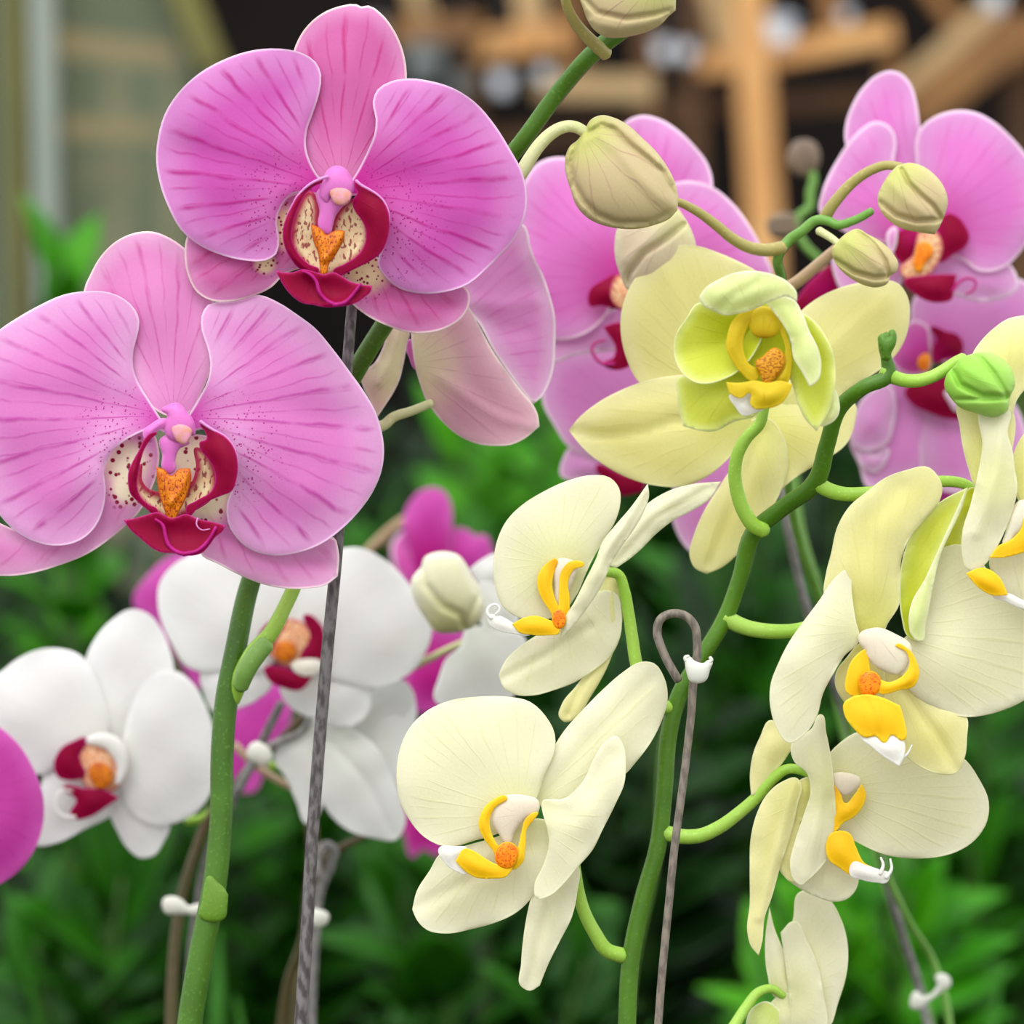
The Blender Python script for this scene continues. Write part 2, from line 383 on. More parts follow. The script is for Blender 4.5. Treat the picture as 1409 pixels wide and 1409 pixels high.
def bud_mat(name, main, base, tip, vein, vs=0.35):
    return petal_mat(name, main, tip, base, tip, vein, vs=vs, K=10, base_r=(0.1, 0.7), ebroad=14, rimw=1, trans=0.08, rough=0.5, vdist=1.2)
M['bud'] = bud_mat('olive_pink_bud', (196, 178, 134), (184, 186, 104), (206, 192, 140), (170, 128, 112), 0.55)
M['budpale'] = bud_mat('pale_pink_bud', (214, 198, 168), (208, 204, 150), (220, 212, 178), (190, 156, 150), 0.4)
M['budgreen'] = bud_mat('fresh_green_bud', (156, 206, 88), (140, 196, 66), (172, 216, 108), (120, 180, 60), 0.2)
M['budwhite'] = bud_mat('cream_white_bud', (226, 226, 190), (206, 206, 150), (236, 236, 212), (200, 196, 150), 0.2)
M['budmauve'] = bud_mat('mauve_bud', (112, 92, 84), (120, 104, 84), (118, 100, 90), (84, 64, 66), 0.2)
def stem_mat(name, c1, c2, rough=0.4):
    g = NG(name); v = g.n('ShaderNodeTexCoord').outputs['Object']
    n = g.noise(v, 45, 3); f_ = g.noise(v, 900, 2)
    col = g.mix(g.ss(n, 0.3, 0.7), lin(c1), lin(c2)); sp2 = g.ss(f_, 0.58, 0.7)
    col = g.mix(g.math('MULTIPLY', sp2, 0.25), col, lin(tuple(min(255, x + 50) for x in c2)))
    return g.out(col, rough, 0.05, bump=f_, bs=0.15, spec=0.4)
M['stem'] = stem_mat('green_stem', (60, 100, 20), (76, 120, 30))
M['stemb'] = stem_mat('bright_green_stem', (120, 168, 80), (104, 154, 62))
M['stemy'] = stem_mat('yellow_plant_stem', (84, 130, 22), (68, 112, 18))
M['ped'] = stem_mat('lime_pedicel', (166, 206, 88), (150, 196, 64))
M['pedpale'] = stem_mat('pale_pedicel', (206, 210, 158), (196, 200, 140))
M['pedolive'] = stem_mat('olive_pedicel', (160, 152, 84), (172, 160, 96))
M['pedtan'] = stem_mat('tan_pedicel', (196, 168, 140), (180, 150, 116))
M['sheath'] = stem_mat('lime_node_sheath', (112, 152, 44), (94, 136, 36))
M['sheath2'] = stem_mat('pale_green_sheath', (130, 172, 84), (116, 158, 70))
M['brownstem'] = stem_mat('brown_green_stem', (84, 84, 44), (104, 84, 60))
def wire_mat(name, c1, c2):
    g = NG(name); v = g.n('ShaderNodeTexCoord').outputs['Object']; x, y, z = g.xyz(v)
    a = g.math('SINE', g.math('ADD', g.math('MULTIPLY', z, 900), g.math('MULTIPLY', x, 1500)))
    n = g.math('ADD', g.noise(g.comb(g.math('MULTIPLY', x, 1.5), y, g.math('MULTIPLY', z, 0.5)), 500, 3), g.math('MULTIPLY', a, 0.05))
    col = g.mix(g.ss(n, 0.35, 0.65), lin(c1), lin(c2))
    return g.out(col, 0.45, 0, bump=n, bs=0.3, spec=0.4)
M['wire'] = wire_mat('dark_twisted_wire', (70, 66, 66), (116, 112, 112))
M['wire2'] = wire_mat('brown_grey_wire', (98, 90, 80), (132, 122, 110))
M['wire3'] = wire_mat('mid_grey_wire', (112, 110, 108), (140, 138, 136))
M['clip'] = plain_mat('milky_plastic', (236, 236, 226), (226, 228, 218), 200, 0.3, 0.25, 0.5)

# ------------------------------------------------------------------ the place: bed, walls, racks
def box(name, P0, P1, wid, dep, mat, parent=None):
    """a straight timber from P0 to P1"""
    a = (P1 - P0); L = a.length; a.normalize(); dp = Vector((0, 1, 0)); sd_ = a.cross(dp).normalized(); dp = sd_.cross(a).normalized()
    bm = bmesh.new(); vs = []
    for t in (0, 1):
        for u, v in ((-1, -1), (1, -1), (1, 1), (-1, 1)):
            vs.append(bm.verts.new(P0 + a * (L * t) + sd_ * (u * wid / 2) + dp * (v * dep / 2)))
    for f in ((0, 1, 2, 3), (7, 6, 5, 4), (0, 4, 5, 1), (1, 5, 6, 2), (2, 6, 7, 3), (3, 7, 4, 0)): bm.faces.new([vs[i] for i in f])
    bmesh.ops.recalc_face_normals(bm, faces=bm.faces)
    bmesh.ops.bevel(bm, geom=bm.edges[:], offset=min(wid, dep) * 0.06, segments=2, affect='EDGES')
    me = bpy.data.meshes.new(name); bm.to_mesh(me); bm.free()
    return fixlink(name, me, mat, parent)
def slab(name, lo, hi, mat, kind='structure', parent=None):
    bm = bmesh.new(); bmesh.ops.create_cube(bm, size=1)
    for v in bm.verts: v.co = Vector([lo[i] + (v.co[i] + 0.5) * (hi[i] - lo[i]) for i in range(3)])
    me = bpy.data.meshes.new(name); bm.to_mesh(me); bm.free(); o = fixlink(name, me, mat, parent)
    if kind and parent is None: o['kind'] = kind
    return o
M['soil'] = plain_mat('dark_soil', (34, 28, 20), (52, 42, 30), 30, 0.9)
M['shadewall'] = plain_mat('shade_coloured_shed_wall', (10, 8, 8), (24, 19, 17), 2, 0.9, spec=0.1)  # near-black base colour stands in for the shade inside the shed
M['wood'] = plain_mat('honey_timber', (218, 168, 108), (202, 146, 86), 9, 0.6)
M['woodpale'] = plain_mat('pale_timber', (196, 168, 124), (176, 146, 100), 9, 0.6)
M['wooddark'] = plain_mat('brown_timber', (104, 72, 42), (78, 54, 34), 9, 0.7)
M['woodmid'] = plain_mat('mid_brown_timber', (150, 108, 62), (128, 90, 54), 9, 0.7)
M['pot'] = plain_mat('white_plastic_pot', (220, 224, 232), (206, 208, 216), 20, 0.4)
M['potgrey'] = plain_mat('grey_plastic_pot', (110, 116, 116), (96, 104, 104), 20, 0.5)
slab('floor', (-3, -0.5, -0.05), (3, 6.2, 0.0), M['soil'])
slab('wall_back', (-3, 6.0, 0.0), (3, 6.1, 3.0), M['shadewall'])

def timber(par, f, s, Y, wpx, mat, name='beam', dep=0.03):
    p = fp(f, s); return box(name, at(p[0][0], p[0][1], Y), at(p[1][0], p[1][1], Y), wpx * U * Y, dep, mat, par)
def gnd(px, Y): return '%g,%g' % (px, ground(px, Y))
def rack(label, Y, px, items):
    e = empty('timber_rack', at(px, ground(px, Y), Y)); tag(e, label, 'rack')
    for it in items:
        f, s, w_, m, dy, nm = it
        timber(e, f, s, Y + dy, w_, M[m], nm)
    return e
VX = lambda y: y   # rows in frame V
gV = lambda Y: ground(0, Y) / .6451
rack('honey coloured timber rack with an upright post behind the pink buds', 4.0, 1040,
     [('V', '818,-60 852,480', 46, 'wood', 0, 'post'), ('V', '852,478 905,%g' % gV(4.0), 46, 'wood', 0.0, 'post'),
      ('V', '735,-60 782,125', 30, 'woodpale', 0.06, 'slat'), ('V', '700,-60 735,%g' % gV(4.1), 26, 'wooddark', 0.1, 'post'),
      ('V', '720,142 860,130', 30, 'wood', 0.05, 'beam'), ('V', '862,122 1130,70', 34, 'wood', 0.05, 'beam'),
      ('V', '640,240 800,228', 26, 'wooddark', 0.12, 'beam'), ('V', '870,226 1100,212', 26, 'wooddark', 0.12, 'beam'),
      ('V', '985,-60 1005,110', 24, 'woodmid', 0.1, 'slat'), ('V', '1130,110 1112,250', 22, 'woodmid', 0.1, 'slat'), ('V', '1110,200 1135,%g' % gV(4.12), 22, 'wooddark', 0.12, 'post')])
rack('brown timber rack with short shelves behind the thick green stem', 4.3, 700,
     [('V', '60,72 255,60', 34, 'woodmid', 0, 'shelf_board'), ('V', '240,104 430,78', 40, 'wood', 0.02, 'shelf_board'), ('V', '345,-60 365,80', 40, 'woodpale', 0.06, 'slat'),
      ('V', '370,188 620,190', 34, 'woodpale', 0, 'shelf_board'), ('V', '232,110 248,%g' % gV(4.4), 30, 'wooddark', 0.1, 'post'), ('V', '600,-60 640,%g' % gV(4.4), 30, 'wooddark', 0.1, 'post'),
      ('V', '440,-60 452,190', 24, 'woodmid', 0.05, 'slat'), ('V', '90,-60 140,60', 26, 'woodpale', 0.05, 'slat'),
      ('V', '250,300 640,290', 26, 'wooddark', 0.12, 'beam')])
rack('stack of leaning timber boards at the upper right behind the pink blossom', 4.2, 1350,
     [('V', '1420,50 1165,250', 58, 'woodmid', 0, 'board'), ('V', '1350,10 1130,210', 30, 'woodpale', 0.06, 'board'), ('V', '1480,70 1370,110', 46, 'wood', 0.03, 'board'),
      ('V', '1180,-60 1290,90', 22, 'woodmid', 0.1, 'board'), ('V', '1165,235 1195,%g' % gV(4.25), 40, 'wooddark', 0.05, 'post'), ('V', '1400,60 1420,%g' % gV(4.25), 40, 'wooddark', 0.08, 'post')])

def lathe(name, prof, loc, mat, parent=None, seg=24):
    bm = bmesh.new(); rings = []
    for r, z in prof: rings.append([bm.verts.new((loc[0] + r * math.cos(2 * math.pi * k / seg), loc[1] + r * math.sin(2 * math.pi * k / seg), loc[2] + z)) for k in range(seg)])
    for a, b_ in zip(rings, rings[1:]):
        for k in range(seg): bm.faces.new((a[k], a[(k + 1) % seg], b_[(k + 1) % seg], b_[k]))
    bm.faces.new(rings[0][::-1]); bm.faces.new(rings[-1])
    bmesh.ops.recalc_face_normals(bm, faces=bm.faces)
    me = bpy.data.meshes.new(name); bm.to_mesh(me); bm.free(); me.shade_smooth()
    return fixlink(name, me, mat, parent)
for i, (x, y, r, m, lab) in enumerate([(295, 178, 24, 'pot', 'white pot hanging low beside the pink dorsal petal, under the brown shelf'), (205, 182, 26, 'potgrey', 'grey pot left of the white pot under the brown shelf'),
         (690, 112, 20, 'pot', 'small white pot between the green stem and the upright post'), (890, 66, 34, 'pot', 'wide white pot on the beam right of the upright post'),
         (385, 160, 18, 'pot', 'small white pot at the left end of the pale shelf'), (1030, 34, 16, 'pot', 'little white pot at the top, right of the wide white pot'), (1345, 0, 26, 'pot', 'white pot at the top right among the leaning boards'),
         (640, 108, 22, 'pot', 'white pot close beside the thick green stem'), (130, 130, 46, 'potgrey', 'large grey tub under the brown shelf by the topmost pink petal'), (30, 60, 22, 'potgrey', 'grey pot behind the tip of the topmost pink petal')]):
    Yp = 3.85; q = fp('V', '%g,%g' % (x, y))[0]; pos = at(q[0], q[1], Yp); rr = r * .6451 * U * Yp
    e = empty('plant_pot', (pos.x, Yp, pos.z - rr)); tag(e, lab, 'pot', 'pots on the timber racks')
    lathe('body', [(rr * .62, 0), (rr * .66, rr * .05), (rr * .9, rr * 1.5), (rr * .86, rr * 1.5), (rr * .6, rr * .2)], (pos.x, Yp, pos.z - rr), M[m], e)
    lathe('rim', [(rr * .93, rr * 1.45), (rr * 1.02, rr * 1.5), (rr * 1.02, rr * 1.75), (rr * .96, rr * 1.8), (rr * .86, rr * 1.75), (rr * .86, rr * 1.5)], (pos.x, Yp, pos.z - rr), M[m], e)
    # hanger wire up to the rack's head rail
    tube3('hanger_wire', e, [Vector((pos.x, Yp, pos.z + rr * .7)), Vector((pos.x, Yp, 1.6))], [0.0012, 0.0012], M['wire'], 6, 2)
rk = empty('head_rail', (0, 3.85, 1.6)); tag(rk, 'long brown rail that the pots hang from', 'rail')
box('rail_beam', Vector((-1.2, 3.85, 1.62)), Vector((1.2, 3.85, 1.62)), 0.05, 0.05, M['wooddark'], rk)
for sx in (-1.15, 1.15): box('post', Vector((sx, 3.85, 0)), Vector((sx, 3.85, 1.62)), 0.05, 0.05, M['wooddark'], rk)

# hazy plastic screen on the left
g = NG('hazy_green_grey_sheet'); v = g.n('ShaderNodeTexCoord').outputs['Object']; n_ = g.noise(v, 3, 2)
o_ = g.n('ShaderNodeOutputMaterial'); df = g.n('ShaderNodeBsdfDiffuse'); g.put(df.inputs[0], g.mix(n_, lin((112, 118, 88)), lin((134, 146, 126))))
tr_ = g.n('ShaderNodeBsdfTransparent'); mx = g.n('ShaderNodeMixShader'); mx.inputs[0].default_value = 0.55
g.t.links.new(tr_.outputs[0], mx.inputs[1]); g.t.links.new(df.outputs[0], mx.inputs[2]); g.t.links.new(mx.outputs[0], o_.inputs[0]); M['haze'] = g.m
M['olivewood'] = plain_mat('olive_painted_frame', (112, 108, 52), (92, 90, 44), 6, 0.6)
M['greyframe'] = plain_mat('grey_frame', (142, 150, 140), (126, 138, 128), 6, 0.5)
YS = 3.0
x0, x1 = at(-260, 0, YS).x, at(268, 0, YS).x
slab('window_1', (x0, YS, 0.0), (x1, YS + 0.004, 1.3), M['haze'])
for nm, s_, w_, m in (('window_1_frame', '55,-200 95,%g' % ground(0, YS), 34, 'greyframe'), ('trim_1', '20,-200 50,%g' % ground(0, YS), 18, 'olivewood'), ('trim_2', '225,-80 300,110', 40, 'olivewood'), ('trim_3', '292,90 330,%g' % ground(0, YS), 18, 'greyframe')):
    o = timber(None, 'P', s_, YS - 0.02, w_, M[m], nm); o['kind'] = 'structure'
rack('pale timber shelves seen hazily through the plastic screen', 3.9, 150,
     [('P', '75,60 240,80', 34, 'wood', 0, 'shelf_board'), ('P', '90,178 215,182', 30, 'wood', 0, 'shelf_board'), ('P', '110,240 190,238', 22, 'woodmid', 0, 'shelf_board'), ('P', '160,60 170,%g' % ground(0, 3.95), 24, 'woodpale', 0.05, 'post'), ('P', '235,60 240,%g' % ground(0, 3.95), 18, 'woodpale', 0.05, 'post')])

# ------------------------------------------------------------------ foliage behind
def leaf_mat(name, a, b_):
    g = NG(name); v = g.n('ShaderNodeTexCoord').outputs['Object']; n = g.noise(v, 14, 2)
    return g.out(g.mix(g.ss(n, 0.35, 0.65), lin(a), lin(b_)), 0.45, 0.25, bump=n, bs=0.1, spec=0.2)
LM = [leaf_mat('glossy_green_leaf', (26, 76, 8), (44, 108, 12)), leaf_mat('dark_green_leaf', (12, 42, 8), (24, 64, 12)), leaf_mat('blue_green_leaf', (46, 84, 36), (70, 110, 58)), leaf_mat('fresh_green_leaf', (50, 130, 6), (76, 156, 12))]
M['leafstem'] = stem_mat('dark_leaf_stalk', (50, 84, 30), (64, 98, 36))
def add_leaf(bm, base, dirv, up, L, W, curl):
    side = dirv.cross(up).normalized(); up = side.cross(dirv).normalized(); rows = []
    n = 7
    for i in range(n + 1):
        t = i / n; w_ = W * (math.sin(math.pi * min(1, t ** 0.8)) ** 0.8 if 0 < t < 1 else 0.04) * 0.5
        c = base + dirv * (L * t) - up * (curl * L * t * t)
        rows.append([bm.verts.new(c + side * (w_ * u) + up * (abs(u) * w_ * 0.3)) for u in (-1, -0.5, 0, 0.5, 1)])
    for a, b2 in zip(rows, rows[1:]):
        for k in range(4): bm.faces.new((a[k], a[k + 1], b2[k + 1], b2[k]))
rnd = random.Random(11)
def leafy(px, Y, height, nsh, label, mi, Lf=0.07, Wf=0.03, spread=0.16, strap=False, lean=0.0):
    g0 = at(px, 0, Y); base = Vector((g0.x, Y, 0))
    e = empty('leafy_plant', base); tag(e, label, 'plant', 'green plants behind the orchids')
    for k in range(nsh):
        a = rnd.uniform(0, 2 * math.pi); sp_ = rnd.uniform(0.2, 1) * spread; H = height * rnd.uniform(0.72, 1.0)
        if strap:
            bm = bmesh.new()
            for _ in range(1):
                d = Vector((math.cos(a) * sp_ * 1.6, math.sin(a) * sp_, H)).normalized()
                add_leaf(bm, base + Vector((rnd.uniform(-.03, .03), rnd.uniform(-.03, .03), 0)), d, Vector((math.cos(a), math.sin(a), 0.25)), H * 1.05, Wf * rnd.uniform(.8, 1.2), -rnd.uniform(-.1, .25))
            me = bpy.data.meshes.new('leaf'); bm.to_mesh(me); bm.free(); me.shade_smooth()
            o = fixlink('leaf', me, LM[mi], e); m_ = o.modifiers.new('thick', 'SOLIDIFY'); m_.thickness = 0.0012
            continue
        tip = base + Vector((math.cos(a) * sp_ + lean, math.sin(a) * sp_ * 0.7, H))
        mid = base + Vector((math.cos(a) * sp_ * 0.3, math.sin(a) * sp_ * 0.25, H * 0.55))
        st = tube3('stalk', e, [base + Vector((math.cos(a) * .02, math.sin(a) * .02, 0)), mid, tip], [0.004, 0.0035, 0.0015], M['leafstem'], 8, 5)
        bm = bmesh.new(); n = int(H * 0.8 / 0.017)
        for j in range(n):
            t = 0.22 + 0.78 * j / n
            p = base.lerp(mid, t * 2) if t < .5 else mid.lerp(tip, t * 2 - 1)
            ax = (tip - mid).normalized(); ph = a + (math.pi / 2 if j % 2 else -math.pi / 2) + rnd.uniform(-.6, .6)
            out = Vector((math.cos(ph), math.sin(ph), 0)); d = (out + ax * rnd.uniform(.5, 1.1)).normalized()
            if j > n - 3: d = (ax + out * 0.3).normalized()
            add_leaf(bm, p, d, (ax * 0.6 - out * 0.5 + Vector((0, -0.7, 0.3))).normalized(), Lf * rnd.uniform(.75, 1.15), Wf * rnd.uniform(.8, 1.15), rnd.uniform(0, .25))
        me = bpy.data.meshes.new('foliage'); bm.to_mesh(me); bm.free(); me.shade_smooth()
        o = fixlink('foliage', me, LM[mi], e); m_ = o.modifiers.new('thick', 'SOLIDIFY'); m_.thickness = 0.0008
    return e
leafy(100, 2.0, 0.70, 2, 'upright plant whose bright green tip rises left of the upper pink blossom', 3, 0.06, 0.028, 0.015)
leafy(-40, 2.3, 0.66, 4, 'pale blue-green plant at the left edge beside the lilac petal', 2, 0.07, 0.03, 0.06)
spots = [(100, 1.8, .38, 0, 'low in the lower left corner'), (640, 1.8, .40, 0, 'low at the bottom between the dark wire and the yellow stem'), (1180, 1.8, .41, 3, 'low beside the plastic clip at the lower right'),
 (-160, 2.02, .46, 1, 'at the left edge under the magenta petal'), (370, 2.02, .47, 0, 'between the thick green stem and the dark wire'), (860, 2.02, .48, 1, 'beside the lower part of the yellow plant stem'), (1350, 2.02, .49, 0, 'in the lower right corner'),
 (240, 2.26, .50, 1, 'behind the left white blossom'), (620, 2.26, .56, 0, 'behind the cream bud'), (1000, 2.26, .55, 0, 'behind the tip of the wire loop'), (1430, 2.26, .56, 1, 'at the right edge below the large yellow petal'),
 (-50, 2.52, .55, 0, 'at the left edge below the left lilac blossom'), (340, 2.52, .57, 1, 'behind the middle white blossom'), (730, 2.52, .64, 3, 'under the tip of the long yellow sepal'), (1120, 2.52, .62, 1, 'behind the bend of the yellow plant stem'), (1500, 2.52, .62, 0, 'beyond the right edge of the yellow blossoms'),
 (100, 2.8, .58, 1, 'far back above the left white blossom'), (480, 2.8, .63, 1, 'far back between the two lilac blossoms'), (850, 2.8, .66, 0, 'far back above the wire loop'), (1230, 2.8, .66, 1, 'far back behind the right yellow blossoms'),
 (640, 3.15, .69, 1, 'furthest back under the pale side-facing blossom'), (1000, 3.15, .68, 1, 'furthest back behind the soft pink blossoms'), (1380, 3.15, .68, 0, 'furthest back at the right edge')]
KIND = ['mid green leafy plant ', 'dark green leafy plant ', '', 'fresh green leafy plant ']
for px, Y, h, mi, wh in spots:
    leafy(px, Y, h, 9, KIND[mi] + wh, mi, 0.07, 0.03, 0.07)
for px, Y, h, wh in [(1300, 1.55, .45, 'strap-leaved plant with long upright blades at the lower right'), (200, 1.6, .42, 'strap-leaved plant with thin blades behind the left white blossom'), (480, 1.55, .42, 'strap-leaved plant with arching blades between green stem and dark wire')]:
    leafy(px, Y, h, 5, wh, 0, 0.3, 0.018, 0.09, strap=True)

# ------------------------------------------------------------------ pink spray in front
A = plant('orchid_plant', 258, 1.03, 'tall orchid with two big lilac-pink front-facing blossoms and a thick green stem', 'orchid')
gy = ground(0, 1.03)
sy = lambda pts: tube('flower_stem', A, pts, M['stem'])
sy([(225, gy, 1.03, 20), (240, 2400, 1.03, 19), (250, 1700, 1.03, 18), (261, 1409, 1.03, 17.5), (277, 1310, 1.03, 17.5), (294, 1225, 1.03, 17), (304, 1130, 1.03, 16), (306, 1030, 1.03, 16), (312, 960, 1.03, 16), (324, 895, 1.03, 15), (345, 800, 1.035, 14), (385, 705, 1.035, 13),
    (440, 605, 1.03, 13), (490, 510, 1.025, 13.5), (530, 445, 1.02, 13), (600, 350, 1.02, 12.5), (660, 265, 1.02, 12), (716, 198, 1.015, 12), (770, 125, 1.01, 12), (822, 68, 1.0, 12.5), (880, 25, 1.0, 12), (960, -40, 1.0, 11)])
tube('side_stem', A, [(322, 965, 1.03, 8), (333, 930, 1.027, 13), (350, 898, 1.025, 13), (372, 872, 1.025, 11), (392, 835, 1.027, 10), (412, 790, 1.03, 10), (440, 700, 1.04, 9)], M['ped'])
sheet('node_sheath', A, 1.0262, (296, 1225), 'P', '275,1262 278,1238 281,1218 287,1205 293,1206! 300,1214 308,1221 314,1231! 313,1246 309,1264 292,1269', M['sheath'], fat=(6, 5), b=0, cone=0, ruffle=0)
tube('node_sheath', A, [(331, 945, 1.024, 11), (338, 924, 1.022, 13.5), (352, 902, 1.021, 13.5), (366, 886, 1.021, 12.5)], M['sheath2'])
tube('flower_stalk', A, tf('O', '470,1055 350,1103 255,1135 190,1185 60,1150 -60,1090', (1.03, 1.03), (6, 9)), M['pedpale'])
# --- upper blossom
F = Flower(A, 0.985, (468, 262), 'deep pink blossom at the top with a maroon lip')
F.p('dorsal_sepal', 'A', '497,165 530,100 590,45 660,18 705,14 722,22 745,18 785,42 825,90 855,150 872,220 874,270 850,380 790,500 715,600 640,620 570,590 520,450 490,300', M['pinkd'], d=12, tilt=(0, -0.03), crease=[('700,60 690,300 660,560', 3, 14)], b=14)
F.p('petal', 'A', '645,660! 560,560 537,490 540,440 560,380 582,310 588,250 570,208 530,180 480,166 420,162 340,172 260,200 180,245 110,310 65,380 42,460 36,540 50,620 80,700 120,770 180,820 260,855 340,872 400,872 438,850 447,790 440,740 455,690 490,650 560,650', M['pink'], d=2, mask=(470, 690, 105), b=20, crease=[('600,590 350,560 120,500', -5, 22), ('560,600 400,730 300,780', 5, 26)])
F.p('petal', 'A', '650,660! 715,560 745,500 765,450 770,400 760,340 775,300 820,272 880,262 950,270 1030,295 1100,340 1170,420 1220,500 1258,570 1275,640 1270,720 1240,790 1190,850 1140,900 1080,950 1000,977 920,982 850,965 800,925 775,880 790,830 800,780 780,720 740,660', M['pink'], d=2, mask=(800, 740, 115), b=20, crease=[('690,610 900,600 1150,640', -5, 24), ('740,640 900,790 980,860', 6, 26)])
F.p('lateral_sepal', 'A', '150,765 136,800 132,870 145,930 175,980 220,1005 290,1008 360,990 420,962 470,915 510,900 560,880 640,820 620,690 520,640 470,660 430,720 400,780 300,790 200,750', M['pinkd'], d=20, mask=[(470, 760, 52), (400, 880, 26)], b=12, crease=[('180,900 350,850 500,800', -3, 10)])
F.p('lateral_sepal', 'A', '640,940 620,820 700,800 760,850 820,880 900,910 1000,950 1055,950 1078,970 1082,1020 1060,1060 1010,1095 950,1112 880,1112 810,1090 740,1055 690,1015', M['pinkd'], d=20, mask=(740, 890, 62), b=12, crease=[('680,930 850,1010 1040,1030', -3, 10)])
F.p('lip_throat', 'C', '420,330 480,300 530,360 560,480 560,620 640,690 690,600 740,500 860,380 960,380 1040,600 1050,780 980,920 870,1020 750,1100 600,1140 460,1080 350,960 290,860 280,740 300,600 350,450', M['throat'], d=-2, b=-14, mask=[(700, 500, 60)], cone=0, ruffle=0)
F.p('lip_side_lobe', 'C', '630,155 560,185 480,225 400,290 340,360 290,450 240,550 208,650 203,750 228,860 275,950 335,1030 420,1090 520,1120 560,1070 460,1010 380,940 320,850 290,740 300,640 330,530 370,430 420,340 500,265 600,205', M['maroon'], d=-14, tilt=(0.3, 0), b=6, cone=0, ruffle=0, thick=3)
F.p('lip_side_lobe', 'C', '915,200 960,240 1030,280 1110,330 1180,400 1225,490 1242,600 1232,720 1202,820 1150,910 1090,960 1000,1010 900,1060 800,1110 700,1140 690,1080 800,1010 900,950 980,860 1010,760 1000,650 950,560 905,500 880,420 900,360 930,320 900,250', M['maroon'], d=-14, tilt=(-0.3, 0), b=12, cone=0, ruffle=0, thick=3)
F.p('column_stalk', 'C', '540,300 640,240 760,300 860,390 780,460 720,540 690,640 660,720 600,720 550,650 560,500', M['column'], d=-12, fat=(7, 4), b=0, cone=0, ruffle=0)
F.p('column', 'C', '560,280 595,170 640,95 720,55 800,75 860,150 897,260 870,340 780,360 680,350 640,420 580,380', M['column'], d=-18, fat=(11, 6), b=0, cone=0, ruffle=0)
F.p('anther_cap', 'C', '665,300 700,272 760,265 830,285 872,325 850,400 790,440 720,430 675,370', M['cap'], d=-27, fat=(4, 4), b=0, cone=0, ruffle=0)
F.p('lip_callus', 'C', '478,625! 530,640 590,680 630,725 680,700 740,680 805,688! 800,770 760,850 720,920 660,1000 600,1140 560,1000 545,900 505,800 488,720', M['callus'], d=-20, fat=(5, 4), b=0, cone=0, ruffle=0, crease=[('500,660 560,800 600,960', 3, 4), ('790,700 720,830 620,960', 3, 4)])
F.p('lip_front_lobe', 'C', '130,1070! 200,1088 300,1090 400,1060 500,1080 600,1110 700,1090 780,1130 850,1175 950,1205 1075,1220! 1060,1275 1000,1330 920,1385 840,1412 740,1425 620,1430 500,1405 400,1390 320,1340 250,1270 190,1180', M['maroon'], d=-24, tilt=(0, -0.15), b=-8, cone=0, ruffle=0, thick=3.5, crease=[('430,1090 520,1180 560,1290 640,1380', 5, 5), ('720,1405 840,1350 940,1220', 5, 5)])
F.t('lip_ridge', 'C', '400,1080 470,1110 530,1180 560,1280 640,1370 720,1405', M['ridge'], d=-48, r=(2.0, 3.2))
F.t('lip_ridge', 'C', '700,1405 800,1385 880,1310 960,1200', M['ridge'], d=-50, r=(3.2, 2.0))
F.t('lobe_edge', 'C', '915,200 960,240 1040,285 1120,335 1185,400 1228,490 1242,600', M['column'], d=-32, r=(2.2, 0.8))
F.t('lobe_edge', 'C', '640,160 560,188 480,228 400,292 340,360 290,450 240,550', M['column'], d=-30, r=(2.4, 0.8))
# --- left blossom
F = Flower(A, 0.99, (238, 572), 'pale lilac blossom at the left with a spotted cream throat')
F.p('dorsal_sepal', 'B', '290,250 310,200 350,130 410,75 470,50 530,47 590,70 640,105 690,160 740,290 740,400 735,500 700,600 650,680 600,690 545,670 470,570 420,450 320,330', M['lilacd'], d=12, tilt=(0, -0.03), b=14, crease=[('530,80 560,300 600,620', 3, 16)])
F.p('petal', 'B', '600,760! 510,620 480,570 462,520 462,460 475,410 483,360 470,320 430,280 380,258 300,253 220,265 140,300 60,345 0,385 -60,440 -120,540 -140,660 -110,800 -60,930 0,1030 60,1090 130,1125 210,1135 280,1115 330,1070 360,1000 367,930 360,880 380,820 420,780 470,750 530,730', M['lilac'], d=2, mask=(440, 760, 100), b=24, crease=[('540,680 300,640 50,620', -5, 26), ('500,720 350,860 200,960', 6, 30)])
F.p('petal', 'B', '600,760! 690,620 720,560 728,500 715,440 698,390 697,340 720,300 780,290 830,282 895,266 960,290 1030,335 1090,380 1150,450 1210,530 1260,600 1300,670 1322,740 1330,810 1320,880 1290,950 1240,1020 1180,1080 1110,1130 1030,1160 950,1170 880,1155 820,1110 787,1050 785,990 805,930 800,860 780,790 740,740', M['lilac'], d=2, mask=(800, 800, 105), b=24, crease=[('660,690 900,650 1200,700', -5, 26), ('720,740 900,880 1050,960', 6, 30)])
F.p('lateral_sepal', 'B', '-60,1050 -80,1220 20,1240 100,1232 200,1205 300,1165 380,1112 440,1062 492,1005 520,950 545,880 550,800 520,735 460,745 400,790 362,860 340,950 330,1050 200,1100 60,1080', M['lilacd'], d=22, mask=[(430, 850, 62), (440, 930, 44)], b=12)
F.p('lateral_sepal', 'B', '655,1030 600,960 600,780 700,750 780,800 830,1000 900,1120 1100,1120 1155,1105 1172,1150 1170,1240! 1130,1270 1060,1283 980,1282 900,1265 820,1232 750,1195 700,1170 680,1100', M['lilacd'], d=22, mask=[(720, 960, 66), (660, 820, 55)], b=12, crease=[('760,1100 950,1180 1150,1210', -4, 9)])
F.p('lip_throat', 'N', '270,640 300,610 315,740 360,800 430,825 500,850 600,830 690,760 730,640 735,480 790,500 880,640 900,740 870,860 750,960 640,1010 540,1060 430,1010 330,940 260,860 250,730', M['throat'], d=-2, b=-10, cone=0, ruffle=0)
